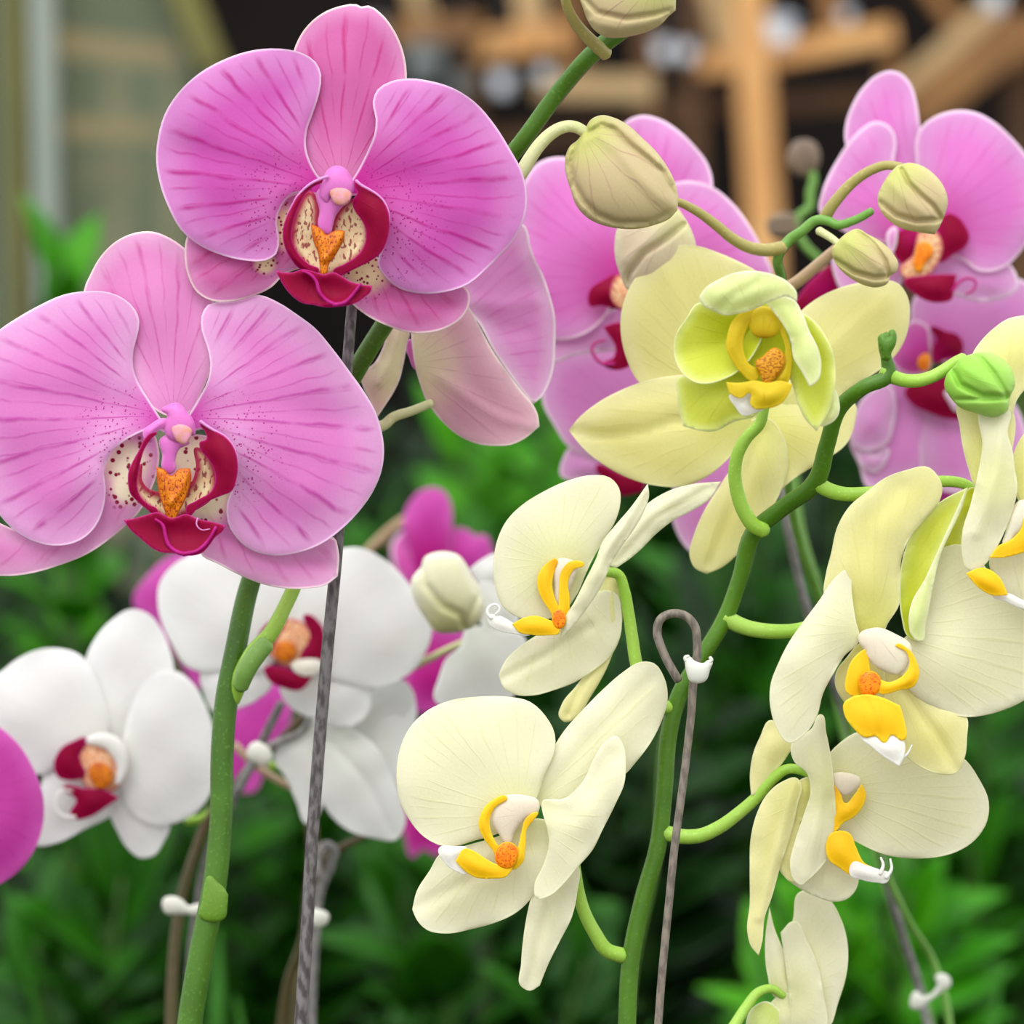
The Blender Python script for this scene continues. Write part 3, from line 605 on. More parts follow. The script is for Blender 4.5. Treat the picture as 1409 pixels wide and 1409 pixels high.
F.p('lip_side_lobe', 'N', '335,410 290,500 240,590 205,680 203,760 220,840 280,905 350,965 400,1005 440,1020 430,960 360,920 300,860 275,780 285,680 305,580 335,490 395,405 430,370 380,370', M['maroon'], d=-14, tilt=(0.3, 0), b=6, cone=0, ruffle=0, thick=3)
F.p('lip_auricle', 'N', '470,255 420,275 370,310 322,350 322,400 345,435 400,390 450,345 500,315 522,285 505,260', M['column'], d=-20, b=4, cone=0, ruffle=0, thick=4, label='pale pink ear-shaped fold')
F.p('lip_side_lobe', 'N', '765,278 800,310 870,350 950,395 1010,460 1045,540 1057,640 1045,730 1010,820 920,860 830,900 740,960 670,1015 650,960 740,890 850,820 880,740 865,640 815,560 765,500 760,440 810,420 800,360 760,305', M['maroon'], d=-14, tilt=(-0.3, 0), b=12, cone=0, ruffle=0, thick=3)
F.p('column_stalk', 'N', '450,420 520,380 640,420 680,440 600,500 572,580 572,660 520,690 470,650 468,540', M['column'], d=-12, fat=(7, 4), b=0, cone=0, ruffle=0)
F.p('column', 'N', '462,195 520,148 570,134 630,163 660,205 700,250 725,320 715,390 650,380 600,440 530,425 490,370 490,290 505,230', M['column'], d=-18, fat=(12, 6), b=0, cone=0, ruffle=0)
F.p('anther_cap', 'N', '545,330 590,300 650,310 700,350 690,400 640,460 590,440 560,400', M['cap'], d=-29, fat=(4, 4), b=0, cone=0, ruffle=0)
F.p('lip_callus', 'N', '422,635! 480,650 540,700 600,650 685,645! 695,720 680,790 650,880 600,980 540,1070 490,980 450,860 430,760', M['callus'], d=-20, fat=(5, 4), b=0, cone=0, ruffle=0, crease=[('450,670 500,800 540,920', 3, 4), ('670,680 620,800 545,910', 3, 4)])
F.p('lip_front_lobe', 'N', '168,1045! 240,1035 330,1010 430,985 540,1030 660,1000 740,1035 850,1058 962,1088! 940,1130 880,1180 830,1250 780,1300 700,1322 620,1312 540,1302 470,1300 400,1270 300,1190 220,1120', M['maroon'], d=-24, tilt=(0, -0.15), b=-8, cone=0, ruffle=0, thick=3.5)
F.t('lip_ridge', 'N', '415,1040 470,1080 495,1170 520,1240 590,1295 650,1310', M['ridge'], d=-50, r=(2.2, 3.4))
F.t('lip_ridge', 'N', '630,1310 740,1285 830,1200 885,1100', M['ridge'], d=-52, r=(3.4, 2.2))
F.t('lip_tendril', 'N', '745,1030 735,1080 770,1120 840,1115', M['column'], d=-50, r=(1.2, 0.6))
F.t('lobe_edge', 'N', '765,280 820,320 890,360 960,400 1015,465 1048,545 1057,640', M['column'], d=-30, r=(2.4, 0.8))
# --- side-facing blossom
F = Flower(A, 1.035, (560, 500), 'side-facing blossom with pale cream-pink undersides behind the top blossom')
F.p('petal', 'O', '985,30 1040,170 1060,230 1110,330 1150,450 1175,550 1178,700 1165,870 1140,950 1100,1020 1050,1062! 980,980 900,870 820,750 740,600 640,480 600,350 700,200 850,100', M['pinkface'], d=6, tilt=(0.12, 0), b=-16, crease=[('700,480 900,500 1050,470', 5, 12), ('720,560 850,640 1000,640', -5, 12)])
F.p('lateral_sepal', 'O', '360,600 363,760 380,860 410,960 440,1040 480,1100 540,1170 640,1250 740,1290 840,1300 920,1295 1000,1260 1087,1188! 1078,1120 1050,1062 980,980 900,872 820,755 740,608 660,480 560,420 430,470', M['pinkback'], d=-8, tilt=(-0.15, 0), b=26, crease=[('500,900 700,1040 880,1150 1070,1190', 4, 6), ('560,640 640,860 800,1060', -3, 14)])
F.p('lateral_sepal', 'O', '230,600 345,640 332,720 308,850 290,920 240,1020 200,1080 162,1138! 120,1050 80,960 66,905 150,820 200,720', M['pinkback'], d=0, tilt=(0.3, 0), b=8, crease=[('300,640 250,800 180,940', 5, 6)])
F.p('lip_tip', 'O', '325,735 350,690 370,740 372,860 345,800', M['column'], d=10, fat=(4, 4), b=0, cone=0)
# --- buds
def bud(parent, D, c, f, s, mat, fat, crease=(), label=None, name='flower_bud'):
    o = sheet(name, parent, D, c, f, s, mat, fat=fat, b=0, cone=0, crease=crease, ruffle=0)
    if label: o['label'] = label
    return o
bud(A, 1.0, (800, 180), 'H', '440,625! 470,578 520,558 580,570 640,600 720,670 790,740 840,810 875,880 891,950 889,1018! 850,1060 780,1090 690,1110 600,1107 520,1090 450,1055 400,1000 370,920 345,830 345,760 370,705 400,682', M['bud'], (48, 42),
    [('450,650 520,602 585,625 650,695 740,765 820,835 885,960', -13, 3.4), ('395,690 366,800 385,890 430,970 500,1040 600,1082 760,1080 880,1020', -13, 3.4), ('400,690 500,640 600,720 700,850 800,950 885,1010', 5, 10), ('480,600 580,590 700,680 800,790', 5, 6)], 'large olive and pink closed bud')
tube('flower_stalk', A, tf('H', '470,650 440,640 405,620 365,612 320,622 270,652 220,702 175,765 120,850 60,900', 1.0, (7.5, 10)), M['pedpale'])
bud(A, 0.985, (900, -30), 'H', '390,-120 410,-20 430,40 450,95 490,150 540,180 600,184 680,172 760,147 810,117 850,75 880,50! 880,-40 840,-180 640,-220 480,-200', M['bud'], (40, 36), [('430,-10 500,60 640,90 780,70 870,45', -8, 3), ('470,110 600,140 740,120 850,70', 4, 8)], 'olive bud cut by the top edge')
tube('flower_stalk', A, tf('H', '335,-120 342,-20 365,60 400,120 450,178 500,225 540,260', (0.98, 1.0), (6, 10)), M['pedolive'])

# ------------------------------------------------------------------ yellow spray
Yp = plant('orchid_plant', 862, 1.02, 'orchid with pale yellow blossoms up a bent green stem', 'orchid')
tube('flower_stem', Yp, [(860, ground(0, 1.02), 1.02, 14), (860, 2300, 1.02, 14), (862, 1500, 1.02, 13), (863, 1400, 1.02, 12.5), (868, 1320, 1.02, 12.5), (884, 1240, 1.02, 12), (905, 1165, 1.02, 12), (914, 1090, 1.02, 11.5), (922, 1000, 1.02, 12), (935, 955, 1.02, 11.5), (965, 905, 1.02, 11), (998, 850, 1.02, 11.5), (1018, 795, 1.018, 11),
     (1036, 735, 1.014, 12.5), (1078, 698, 1.008, 12), (1123, 662, 1.0, 13), (1138, 612, 0.995, 11.5), (1155, 562, 0.99, 11), (1188, 533, 0.985, 10.5), (1222, 514, 0.985, 11), (1219, 490, 0.985, 7.5), (1217, 474, 0.985, 8.5), (1222, 462, 0.985, 8)], M['stemy'])
bud(Yp, 0.98, (1220, 500), 'J', '655,400 640,350 645,310 670,300 690,320 700,285 722,280 737,305 735,350 712,400 700,440 665,440', M['stemy'], (8, 8), label='tiny unopened green tip', name='stem_tip')
tube('flower_stalk', Yp, tf('J', '670,500 730,532 790,548 850,547 920,528 990,490 1050,450 1090,430', (0.985, 0.985), (10, 8)), M['ped'])
bud(Yp, 0.98, (1310, 510), 'Q', '290,212! 350,204 420,238 460,288 473,350 450,405 438,465 385,492 300,475 230,450 190,410 161,350 175,300 205,268 240,230', M['budgreen'], (30, 28),
    [('290,215 330,240 380,300 440,400', -7, 3.5), ('200,290 230,350 330,400 440,405', -9, 4), ('215,415 330,415 438,408', -5, 3), ('230,260 330,330 420,390', 4, 9)], 'fresh green closed bud')
tube('flower_stalk', Yp, tf('G', '800,600 788,660 775,710 725,765 690,830 680,900 690,970 715,1040 755,1095 790,1110', (1.0, 1.01), (7, 11)), M['ped'])
tube('flower_stalk', Yp, tf('E', '890,470 930,480 955,540 970,620 985,720 1008,850 1045,940 1095,990 1150,1000', (1.01, 1.02), (7, 10)), M['ped'])
tube('flower_stalk', Yp, tf('F', '760,780 768,850 778,920 800,1000 840,1080 890,1150 950,1170', (1.01, 1.02), (7, 11)), M['ped'])
tube('flower_stalk', Yp, tf('P', '915,1146 938,1151 962,1150 990,1138 1015,1120 1040,1098 1063,1072 1085,1058 1105,1061 1122,1070', (1.02, 1.011), (11, 6)), M['ped'])
tube('flower_stalk', Yp, tf('K', '-10,670 40,700 80,715 170,730 270,728 370,700 480,640', (1.02, 1.02), (12, 9)), M['ped'])
tube('flower_stalk', Yp, tf('J', '310,1080 380,1120 450,1140 560,1140 700,1120 850,1090 980,1075 1080,1085 1150,1120', (1.0, 1.0), (11, 7)), M['ped'])
# half-open blossom
F = Flower(Yp, 0.97, (1048, 470), 'half-open lime-yellow blossom with a hooded top')
F.p('petal', 'G', '545,262 500,318 465,370 452,420 460,480 490,530 530,558 590,563 640,547 690,520 740,470 780,400 810,310 805,262 740,270 650,280 590,270', M['lime'], d=0, tilt=(0.15, -0.1), b=-22, label='lime petal', crease=[('760,330 620,420 500,450', -5, 14)])
F.p('lateral_sepal', 'G', '468,540 465,600 475,670 488,722! 540,737 600,742 680,705 760,680 760,540 690,500 600,540 530,540', M['lime'], d=14, b=10)
F.p('lateral_sepal', 'G', '925,300 985,338 1020,388 1045,440 1056,510 1052,590 1035,660 985,741! 945,700 915,640 895,570 870,500 880,420', M['lime'], d=8, tilt=(-0.2, 0), b=-12)
F.p('dorsal_sepal', 'G', '548,252 570,208 620,175 680,150 750,143 820,155 880,185 912,225 912,258! 880,240 820,255 750,287 690,303 640,309 600,292 560,270', M['lime2'], d=-22, tilt=(0, 0.3), b=20, crease=[('620,290 680,230 760,190', -4, 8)], label='pale hood-like top petal')
F.p('petal', 'G', '800,258 850,238 898,248 932,300 960,370 990,430 1003,500 992,550 960,577! 930,520 900,470 888,400 858,340 820,290', M['lime2'], d=-24, tilt=(-0.1, 0), b=10, label='pale folded petal')
F.p('sepal_tip', 'G', '1050,585 1070,630 1066,682 1030,716 1003,722 1030,660', M['lime2'], d=4, b=5)
F.p('column', 'G', '733,345 740,300 780,275 830,290 852,340 832,385 790,394 750,382', M['olive'], d=-8, fat=(8, 4), b=0, cone=0, ruffle=0)
F.p('lip_throat', 'G', '700,300 780,290 860,330 895,450 880,540 820,570 740,550 690,480 680,380', M['lime'], d=10, b=-8, cone=0, ruffle=0)
F.p('lip_side_lobe', 'G', '652,385 675,325 730,288 775,290 735,340 712,400 715,450 735,490 775,520 755,556 705,525 668,475 648,430', M['olive'], d=-8, tilt=(0.15, 0), b=4, cone=0, ruffle=0)
F.p('lip_side_lobe', 'G', '842,318 868,370 890,440 892,500 868,565 825,555 855,500 868,430 850,370', M['olive'], d=-8, b=4, cone=0, ruffle=0)
F.p('lip_callus', 'G', '758,480 785,460 805,440 830,428 858,445 867,490 852,520 825,550 800,575 775,530', M['ocher'], d=-14, fat=(5, 4), b=0, cone=0, ruffle=0)
F.p('lip_front_lobe', 'G', '648,558! 700,560 760,552 800,560 850,552 896,565! 882,600 850,640 800,656 750,654 738,640 737,600 705,618 665,602', M['olive'], d=-16, tilt=(0, -0.1), b=8, cone=0, ruffle=0, label='mustard front lobe')
F.p('lip_tip', 'G', '662,605 700,617 738,600 742,645 790,655 755,672 710,682 682,650', M['wlip'], d=-12, b=4, cone=0, ruffle=0, label='white tip')
# big blossom behind it
F = Flower(Yp, 1.04, (1035, 575), 'wide soft yellow blossom behind the half-open one')
F.p('petal', 'G', '315,550 280,480 258,400 255,310 280,220 330,140 400,75 470,48 540,50 620,75 700,110 770,150 850,300 850,500 740,640 600,640 440,620', M['yellow2'], d=8, b=20, crease=[('420,150 500,350 700,600', 3, 14)])
F.p('petal', 'G', '920,300 980,250 1060,210 1150,185 1230,175 1290,190 1325,240 1332,320 1310,410 1250,490 1180,540 1110,590 1050,640 900,680 800,650 850,450', M['yellow2'], d=8, b=20, crease=[('1250,250 1050,420 850,620', 3, 12)])
F.p('lateral_sepal', 'G', '61,738! 90,700 160,640 250,590 340,555 430,535 520,530 640,560 760,640 755,700 700,790 640,860 560,920 480,948 400,946 300,922 200,872 110,800', M['yellow2'], d=-6, b=18, crease=[('61,738 200,762 330,745 450,705 620,680', -8, 6), ('150,700 330,660 520,620', 4, 14)])
F.p('lateral_sepal', 'G', '730,700 860,620 1000,660 1060,620 1130,640 1130,700 1095,790 1030,840 960,880 880,935 830,985 780,1060 730,1050 700,950 700,800', M['yellow2'], d=4, b=16)
F.p('dorsal_sepal', 'G', '740,700 800,690 862,760 880,850 845,980 770,1100 690,1200 630,1250 575,1273! 530,1250 512,1210 530,1120 570,1030 620,950 680,850 705,770', M['yellow2'], d=-6, b=14, crease=[('780,740 700,950 590,1240', -5, 6)], label='long drooping sepal')
# left-hand pale blossom
F = Flower(Yp, 1.01, (768, 775), 'pale yellow blossom with bright golden lip, above the lower left one')
F.p('dorsal_sepal', 'E', '895,440 920,370 970,290 1040,210 1130,155 1220,130 1330,120! 1290,185 1220,232 1150,268 1080,322 1010,392 950,438 915,455', M['yellow'], d=14, b=8, crease=[('920,440 1080,260 1290,140', -4, 6)])
F.p('lateral_sepal', 'E', '860,480 920,470 945,560 950,640 920,760 880,860 825,955 765,1040 722,1052 702,1032 712,985 770,910 830,820 850,720 845,600', M['yellow2'], d=16, b=8, crease=[('890,500 880,720 740,1020', -5, 5)])
F.p('lateral_sepal', 'E', '468,870! 490,820 550,760 640,700 740,630 820,560 880,540 930,560 945,630 940,720 900,800 840,850 760,900 680,930 600,950 530,946 488,920', M['yellow'], d=12, b=14, crease=[('480,885 640,800 820,680', -6, 6)])
F.p('petal', 'E', '448,430 465,340 500,270 560,210 640,160 740,115 830,95 900,105 935,145 941,200 922,270 882,340 845,400 810,470 770,560 700,640 620,657 540,645 480,600 453,520', M['yellow'], d=4, b=20, tilt=(0.05, 0))
F.p('petal', 'E', '1046,128! 1052,170 1030,240 990,310 940,380 905,440 865,530 805,620 750,690 705,733! 718,660 760,590 805,500 845,420 870,355 920,290 980,220', M['yellow'], d=-22, tilt=(-0.3, 0), b=8, crease=[('1040,150 900,360 760,600', 4, 5)])
F.p('column', 'E', '680,440 700,420 740,420 775,440 760,500 725,570 700,600 685,520', M['ycol'], d=-8, fat=(8, 4), b=0, cone=0, ruffle=0)
F.p('lip_side_lobe', 'E', '695,422 645,445 618,495 628,560 660,612 695,650 712,640 690,580 676,520 686,465', M['golden'], d=-14, b=3, cone=0, ruffle=0)
F.p('lip_side_lobe', 'E', '800,442 750,428 712,465 702,530 700,600 690,660 705,690 735,650 745,580 738,510 760,462', M['golden'], d=-16, b=3, cone=0, ruffle=0)
F.p('lip_front_lobe', 'E', '520,672! 560,650 610,640 660,655 700,675 706,702 650,717 590,714 545,703', M['golden'], d=-22, b=4, cone=0, ruffle=0)
F.p('lip_callus', 'E', '680,625 710,615 728,640 712,690 690,690 675,660', M['orange'], d=-22, fat=(3, 3), b=0, cone=0, ruffle=0)
F.p('lip_tip', 'E', '425,640 470,640 525,668 600,712 590,716 520,710 460,695 430,672', M['wlip'], d=-20, b=3, cone=0, ruffle=0, label='white curled tip')
F.t('lip_tendril', 'E', '440,650 425,630 430,608 460,598 472,615 455,635', M['wlip'], d=-22, r=(2.6, 1.5))
# lower left pale blossom
F = Flower(Yp, 1.0, (716, 1120), 'lowest pale yellow blossom left of the stem, golden lip')
F.p('dorsal_sepal', 'F', '612,555 630,470 670,380 720,300 800,210 880,130 950,70 1020,30 1070,35 1110,90 1124,170 1100,260 1060,340 1000,420 960,465 900,500 800,590 700,620 640,600', M['yellow'], d=16, b=16, crease=[('640,560 800,360 1060,100', -4, 12)])
F.p('lateral_sepal', 'F', '600,925 640,850 740,780 778,820 774,920 752,1020 702,1120 662,1200 628,1285! 590,1306 556,1290 555,1200 565,1090 580,1000', M['yellow'], d=18, b=10, crease=[('700,860 640,1050 580,1290', -4, 7)])
F.p('lateral_sepal', 'F', '133,990! 150,920 200,840 240,775 350,740 480,700 580,640 660,650 670,740 650,820 600,940 540,1000 460,1040 370,1065 260,1084 190,1070 150,1030', M['yellow'], d=12, b=14, crease=[('145,985 350,880 600,740', -4, 9)])
F.p('petal', 'F', '73,500 80,390 120,290 190,220 280,180 390,165 500,165 590,185 650,240 686,310 682,390 645,470 615,560 560,640 480,690 380,722 260,747 180,710 120,640 85,570', M['yellow'], d=4, b=20)
F.p('petal', 'F', '635,575 720,560 790,500 840,400 880,340 925,317 950,350 961,430 956,500 922,580 872,680 832,760 772,830 722,890 662,940 615,948 606,900 640,820 662,740 657,680 640,620', M['yellow'], d=-10, tilt=(-0.12, 0), b=14, crease=[('640,590 760,620 900,400', -5, 14)])
F.p('column', 'F', '495,548 555,545 625,575 618,620 575,640 530,690 505,740 470,700 440,650 440,600 465,560', M['ycol'], d=-10, fat=(8, 4), b=0, cone=0, ruffle=0)
F.p('lip_side_lobe', 'F', '500,553 440,568 403,610 390,662 410,715 440,755 470,790 480,770 458,730 438,685 434,640 452,598', M['golden'], d=-18, b=4, cone=0, ruffle=0)
F.p('lip_side_lobe', 'F', '615,612 575,635 556,690 545,740 528,780 520,835 560,810 572,750 576,685', M['golden'], d=-18, b=4, cone=0, ruffle=0)
F.p('lip_front_lobe', 'F', '300,802! 340,753 370,762 410,788 460,815 520,825 505,857 440,871 370,863 330,835', M['golden'], d=-24, b=5, cone=0, ruffle=0)
F.p('lip_callus', 'F', '465,745 505,728 537,745 538,800 512,832 468,822', M['orange'], d=-24, fat=(4, 3), b=0, cone=0, ruffle=0)
F.p('lip_tip', 'F', '235,755 300,745 345,752 305,802 350,852 300,842 255,805', M['wlip'], d=-20, b=4, cone=0, ruffle=0, label='white tip')
# large right blossom
F = Flower(Yp, 0.99, (1200, 865), 'largest pale yellow blossom at the right with drooping top petals and a broad yellow lip')
F.p('petal', 'K', '860,400 950,380 1020,440 1100,540 1201,600 1320,680 1340,850 1201,1010 1100,1055 1040,1070 965,1077 860,1050 780,1010 700,900 700,780 780,700 820,560', M['yellow'], d=10, tilt=(0.1, 0), b=26)
F.p('lateral_sepal', 'K', '600,900 720,880 800,980 880,1040 966,1070 971,1160 962,1240 930,1302 850,1306 770,1272 715,1225 660,1100', M['yellow2'], d=22, b=12, crease=[('720,980 850,1150 930,1290', -5, 7)])
F.p('lateral_sepal', 'K', '560,770 480,840 440,900 438,950 462,1000 520,1050 600,1040 640,900', M['yellow2'], d=20, b=8)
F.p('dorsal_sepal', 'K', '393,585 400,500 420,420 450,300 500,220 560,170 640,110 720,80 820,69 852,100 872,150 862,200 800,280 742,350 706,440 702,540 698,620 650,700 600,790 540,760 480,700 425,640', M['yellow2'], d=2, tilt=(0, 0.12), b=26, crease=[('700,150 560,300 520,600', -5, 16)], label='arching yellow-green top sepal')
F.p('petal_underside', 'K', '698,590 700,500 720,400 760,310 820,240 880,195 975,148! 955,220 905,330 862,420 832,560 803,700 782,772 740,760 705,670', M['lime'], d=0, tilt=(0, 0.1), b=-14, label='folded lime petal underside')
F.p('petal_edge', 'K', '968,150! 950,230 905,330 865,420 832,560 805,700 785,772 745,745 735,700 745,620 800,520 850,410 900,300', M['lime2'], d=-12, tilt=(0, 0.08), b=5, thick=3, label='pale rolled petal edge')
F.p('petal', 'K', '507,458! 505,560 520,680 535,770 475,830 432,900 390,980 362,1080 312,1150 250,1182 205,1130 178,1050 178,940 208,860 260,760 310,690 370,610 440,510', M['yellow'], d=-12, tilt=(0.2, 0), b=14)
F.p('column', 'K', '530,750 600,715 680,740 745,790 735,860 695,905 630,890 585,860 555,810', M['ycol'], d=-18, fat=(10, 5), b=0, cone=0, ruffle=0)
F.p('lip_side_lobe', 'K', '570,805 520,830 485,900 488,980 520,995 565,960 580,900 575,850', M['golden'], d=-20, tilt=(0.1, 0), b=4, cone=0, ruffle=0, label='golden side lobe with pale outside')
F.p('lip_side_lobe', 'K', '683,783 730,798 767,850 778,900 757,952 700,968 610,975 600,930 660,935 715,905 738,860 725,815', M['golden'], d=-28, b=5, cone=0, ruffle=0)
F.p('lip_callus', 'K', '545,900 600,895 625,935 605,985 560,998 535,960', M['orange'], d=-28, fat=(5, 4), b=0, cone=0, ruffle=0)
F.p('lip_front_lobe', 'K', '500,998 560,985 620,995 700,1030! 710,1060 708,1172 665,1150 640,1182 600,1155 560,1160 510,1120 473,1060 472,1022', M['golden'], d=-32, tilt=(0, -0.1), b=9, cone=0, ruffle=0, crease=[('555,995 590,1060 610,1150', -2, 4)], label='broad golden front lobe')
F.p('lip_tip', 'K', '545,1150 600,1145 640,1165 665,1140 708,1160 718,1232 697,1277! 640,1242 590,1202', M['wlip'], d=-30, tilt=(0, -0.1), b=5, cone=0, ruffle=0, label='white tip')
F.t('lip_tendril', 'K', '700,1250 730,1225 748,1190', M['wlip'], d=-42, r=(2.5, 0.8))
# far right blossom
F = Flower(Yp, 0.984, (1372, 660), 'pale yellow blossom cut by the right edge')
F.p('dorsal_sepal', 'Q', '285,215 320,160 380,100 440,60 512,45 600,50 680,120 640,260 560,330 480,420 455,520 400,620 350,420', M['yellow2'], d=16, b=14)
F.p('lateral_sepal', 'Q', '226,420 229,540 245,640 270,730 300,800 380,800 460,640 440,440 330,420', M['yellow2'], d=14, b=8, crease=[('340,440 330,600 310,780', 4, 5)])
F.p('petal', 'Q', '330,450 450,465 440,560 462,640 472,720 483,800 470,880 442,960 402,1050 352,1130 300,1177! 260,1160 238,1090 240,1000 275,880 305,760 328,620', M['yellow'], d=-14, b=14, crease=[('420,480 400,700 300,1000', 4, 9)])
F.p('lateral_sepal', 'Q', '290,800 230,860 170,960 150,1100 235,1100 260,950 330,860', M['lime'], d=62, b=6)
F.p('petal', 'Q', '470,640 500,580 570,520 720,600 760,800 640,900 520,900 470,820', M['yellow2'], d=18, b=8)
F.p('lateral_sepal', 'Q', '370,1100 480,1060 640,1030 720,1200 640,1380 512,1345 440,1280', M['yellow'], d=18, b=10)
F.p('column', 'Q', '430,1000 460,900 490,860 560,870 640,930 560,960 480,1010 420,1060', M['ycol'], d=-2, fat=(8, 4), b=0, cone=0, ruffle=0)
F.p('lip_side_lobe', 'Q', '357,1113! 405,1055 440,1040 500,980 512,935 600,900 680,960 620,1040 500,1092 420,1112', M['golden'], d=-10, b=6, cone=0, ruffle=0)
F.p('lip_front_lobe', 'Q', '255,1180! 330,1155 392,1185 430,1245 441,1277! 370,1277 310,1243', M['golden'], d=-16, b=6, cone=0, ruffle=0)
F.p('lip_tip', 'Q', '375,1278 440,1268 512,1300 600,1310 600,1350 500,1335 430,1305', M['wlip'], d=-8, b=4, cone=0, ruffle=0, label='white tip')
# lower right blossom
F = Flower(Yp, 1.01, (1140, 1085), 'pale yellow blossom turned to the right, under the largest one')
F.p('petal', 'L', '495,265 540,220 600,180 800,190 1000,250 1072,295 1125,370 1168,470 1162,550 1112,630 1032,682 940,706 840,710 740,697 640,657 560,610 500,560 460,400', M['yellow'], d=14, b=22)
F.p('dorsal_sepal', 'L', '250,125 200,200 172,270 159,360 164,445! 220,425 270,345 322,270 350,215 300,180', M['yellow2'], d=12, b=8)
F.p('lateral_sepal', 'L', '285,760 350,680 480,690 570,740 617,790 602,850 560,886 510,893 440,872 370,838 320,800', M['yellow'], d=14, b=10)
F.p('petal', 'L', '335,220 420,160 457,100 482,180 502,280 517,420 523,550 517,640 482,720 430,780 378,828! 343,800 328,740 348,640 388,520 415,420 400,350 345,300', M['yellow'], d=-14, tilt=(0.1, 0), b=12, crease=[('455,130 470,400 400,780', 4, 9)])
F.p('lateral_sepal', 'L', '290,388 362,372 378,400 362,480 335,600 292,730 250,880 222,960 212,1060 197,1121! 163,1080 148,1020 158,900 158,760 163,620 188,520 230,440', M['yellow2'], d=-10, b=10, crease=[('345,400 290,620 200,960', 5, 6)])
F.p('sepal_edge', 'L', '350,390 420,370 425,430 390,520 350,640 335,740 345,810 300,780 290,740 330,600', M['yellow2'], d=-2, b=6)
F.p('column', 'L', '505,360 570,348 628,380 600,425 560,445 525,420', M['ycol'], d=-6, fat=(7, 4), b=0, cone=0, ruffle=0)
F.p('lip_side_lobe', 'L', '515,395! 545,440 560,475 600,440 632,392! 650,440 637,490 602,532 552,562 520,595 512,500', M['golden'], d=-10, b=4, cone=0, ruffle=0)
F.p('lip_front_lobe', 'L', '512,597 580,603 607,660 640,725 690,762 600,787 540,752 490,712', M['golden'], d=-14, b=6, cone=0, ruffle=0)
F.p('lip_tip', 'L', '595,725 650,738 710,757 748,772 742,808 690,812 640,803 580,775', M['wlip'], d=-18, b=4, cone=0, ruffle=0, label='white forked tip')
F.t('lip_tendril', 'L', '735,790 757,755 752,712', M['wlip'], d=-20, r=(3, 1.4))
F.t('lip_tendril', 'L', '710,775 722,735 712,706', M['wlip'], d=-20, r=(3, 1.4))
# bottom blossom
F = Flower(Yp, 1.03, (1075, 1370), 'pale yellow blossom cut by the bottom edge')
F.p('petal', 'L', '342,960 370,850 430,845 500,888 542,960 573,1080 567,1200 532,1320 490,1430 400,1480 330,1350', M['yellow'], d=10, b=12)
F.p('petal', 'L', '288,1022! 345,973 402,1060 442,1150 467,1270 475,1450 400,1520 330,1440 325,1300 308,1150', M['yellow'], d=-6, b=10)
F.p('dorsal_sepal', 'L', '242,915! 262,1000 302,1100 335,1200 345,1300 270,1300 233,1200 223,1060', M['yellow'], d=2, b=8)
F.p('lateral_sepal', 'L', '140,1430 165,1345 230,1313 275,1340 280,1500 150,1500', M['lime2'], d=-8, b=8)
F.p('lateral_sepal', 'L', '265,1300 335,1275 365,1420 350,1500 260,1500', M['yellow'], d=-2, b=8)
tube('flower_stalk', Yp, tf('L', '300,1290 245,1260 195,1275 145,1335 90,1420 -20,1560 -330,1700', (1.03, 1.02), (5.5, 9)), M['ped'])

# ------------------------------------------------------------------ stakes and clips
def wire(label, pts, mat, group='wire stakes'):
    Y0 = pts[0][2]; e = tube('wire_stake', None, pts, M[mat]); tag(e, label, 'stake', group); return e
Yw = 1.012
wire('dark twisted wire stake beside the thick green stem', [(395, ground(0, 1.02), 1.02, 9), (400, 2000, 1.02, 9), (413, 1420, 1.02, 9), (421, 1300, 1.02, 9), (428, 1180, 1.02, 8.8), (438, 1040, 1.018, 8.6), (450, 900, 1.014, 8.5), (465, 740, 1.01, 8.3), (474, 560, 1.006, 8), (484, 425, 1.006, 7.5), (486, 400, 1.006, 7)], 'wire')
lp = tf('E', '1165,890 1130,830 1100,765 1083,705 1095,655 1140,632 1190,640 1228,680 1238,740 1235,820 1225,880', 0.998, 6) + tf('F', '1215,230 1203,340 1190,450 1170,600 1150,750 1132,930 1115,1100 1100,1260 1088,1420', 0.998, 5.6) + [(880, 2200, 1.0, 6), (870, ground(0, 1.0), 1.0, 6)]
wire('grey-brown wire stake with a bent loop on top, clipped to the yellow plant stem', lp, 'wire2')
def clip(label, Y, f, body, tubes=(), fat=(7, 7)):
    q = fp(f, body); cx = sum(p[0] for p in q) / len(q); cy = sum(p[1] for p in q) / len(q)
    e = empty('plant_clip', at(cx, cy, Y)); tag(e, label, 'clip', 'plastic clips')
    sheet('clip_body', e, Y, (cx, cy), f, body, M['clip'], fat=fat, b=0, cone=0, ruffle=0)
    for s_, r in tubes: tube('clip_arm', e, tf(f, s_, Y, r), M['clip'], seg=8)
clip('milky white clip holding the looped wire to the yellow plant stem', 0.992, 'E', '1188,812! 1208,798 1225,812 1265,822 1280,812 1295,815 1288,850 1268,895 1240,903 1212,895 1195,855', [('1195,815 1192,802 1205,798', (3, 2.5)), ('1285,820 1293,812 1288,802', (3, 2.5))])

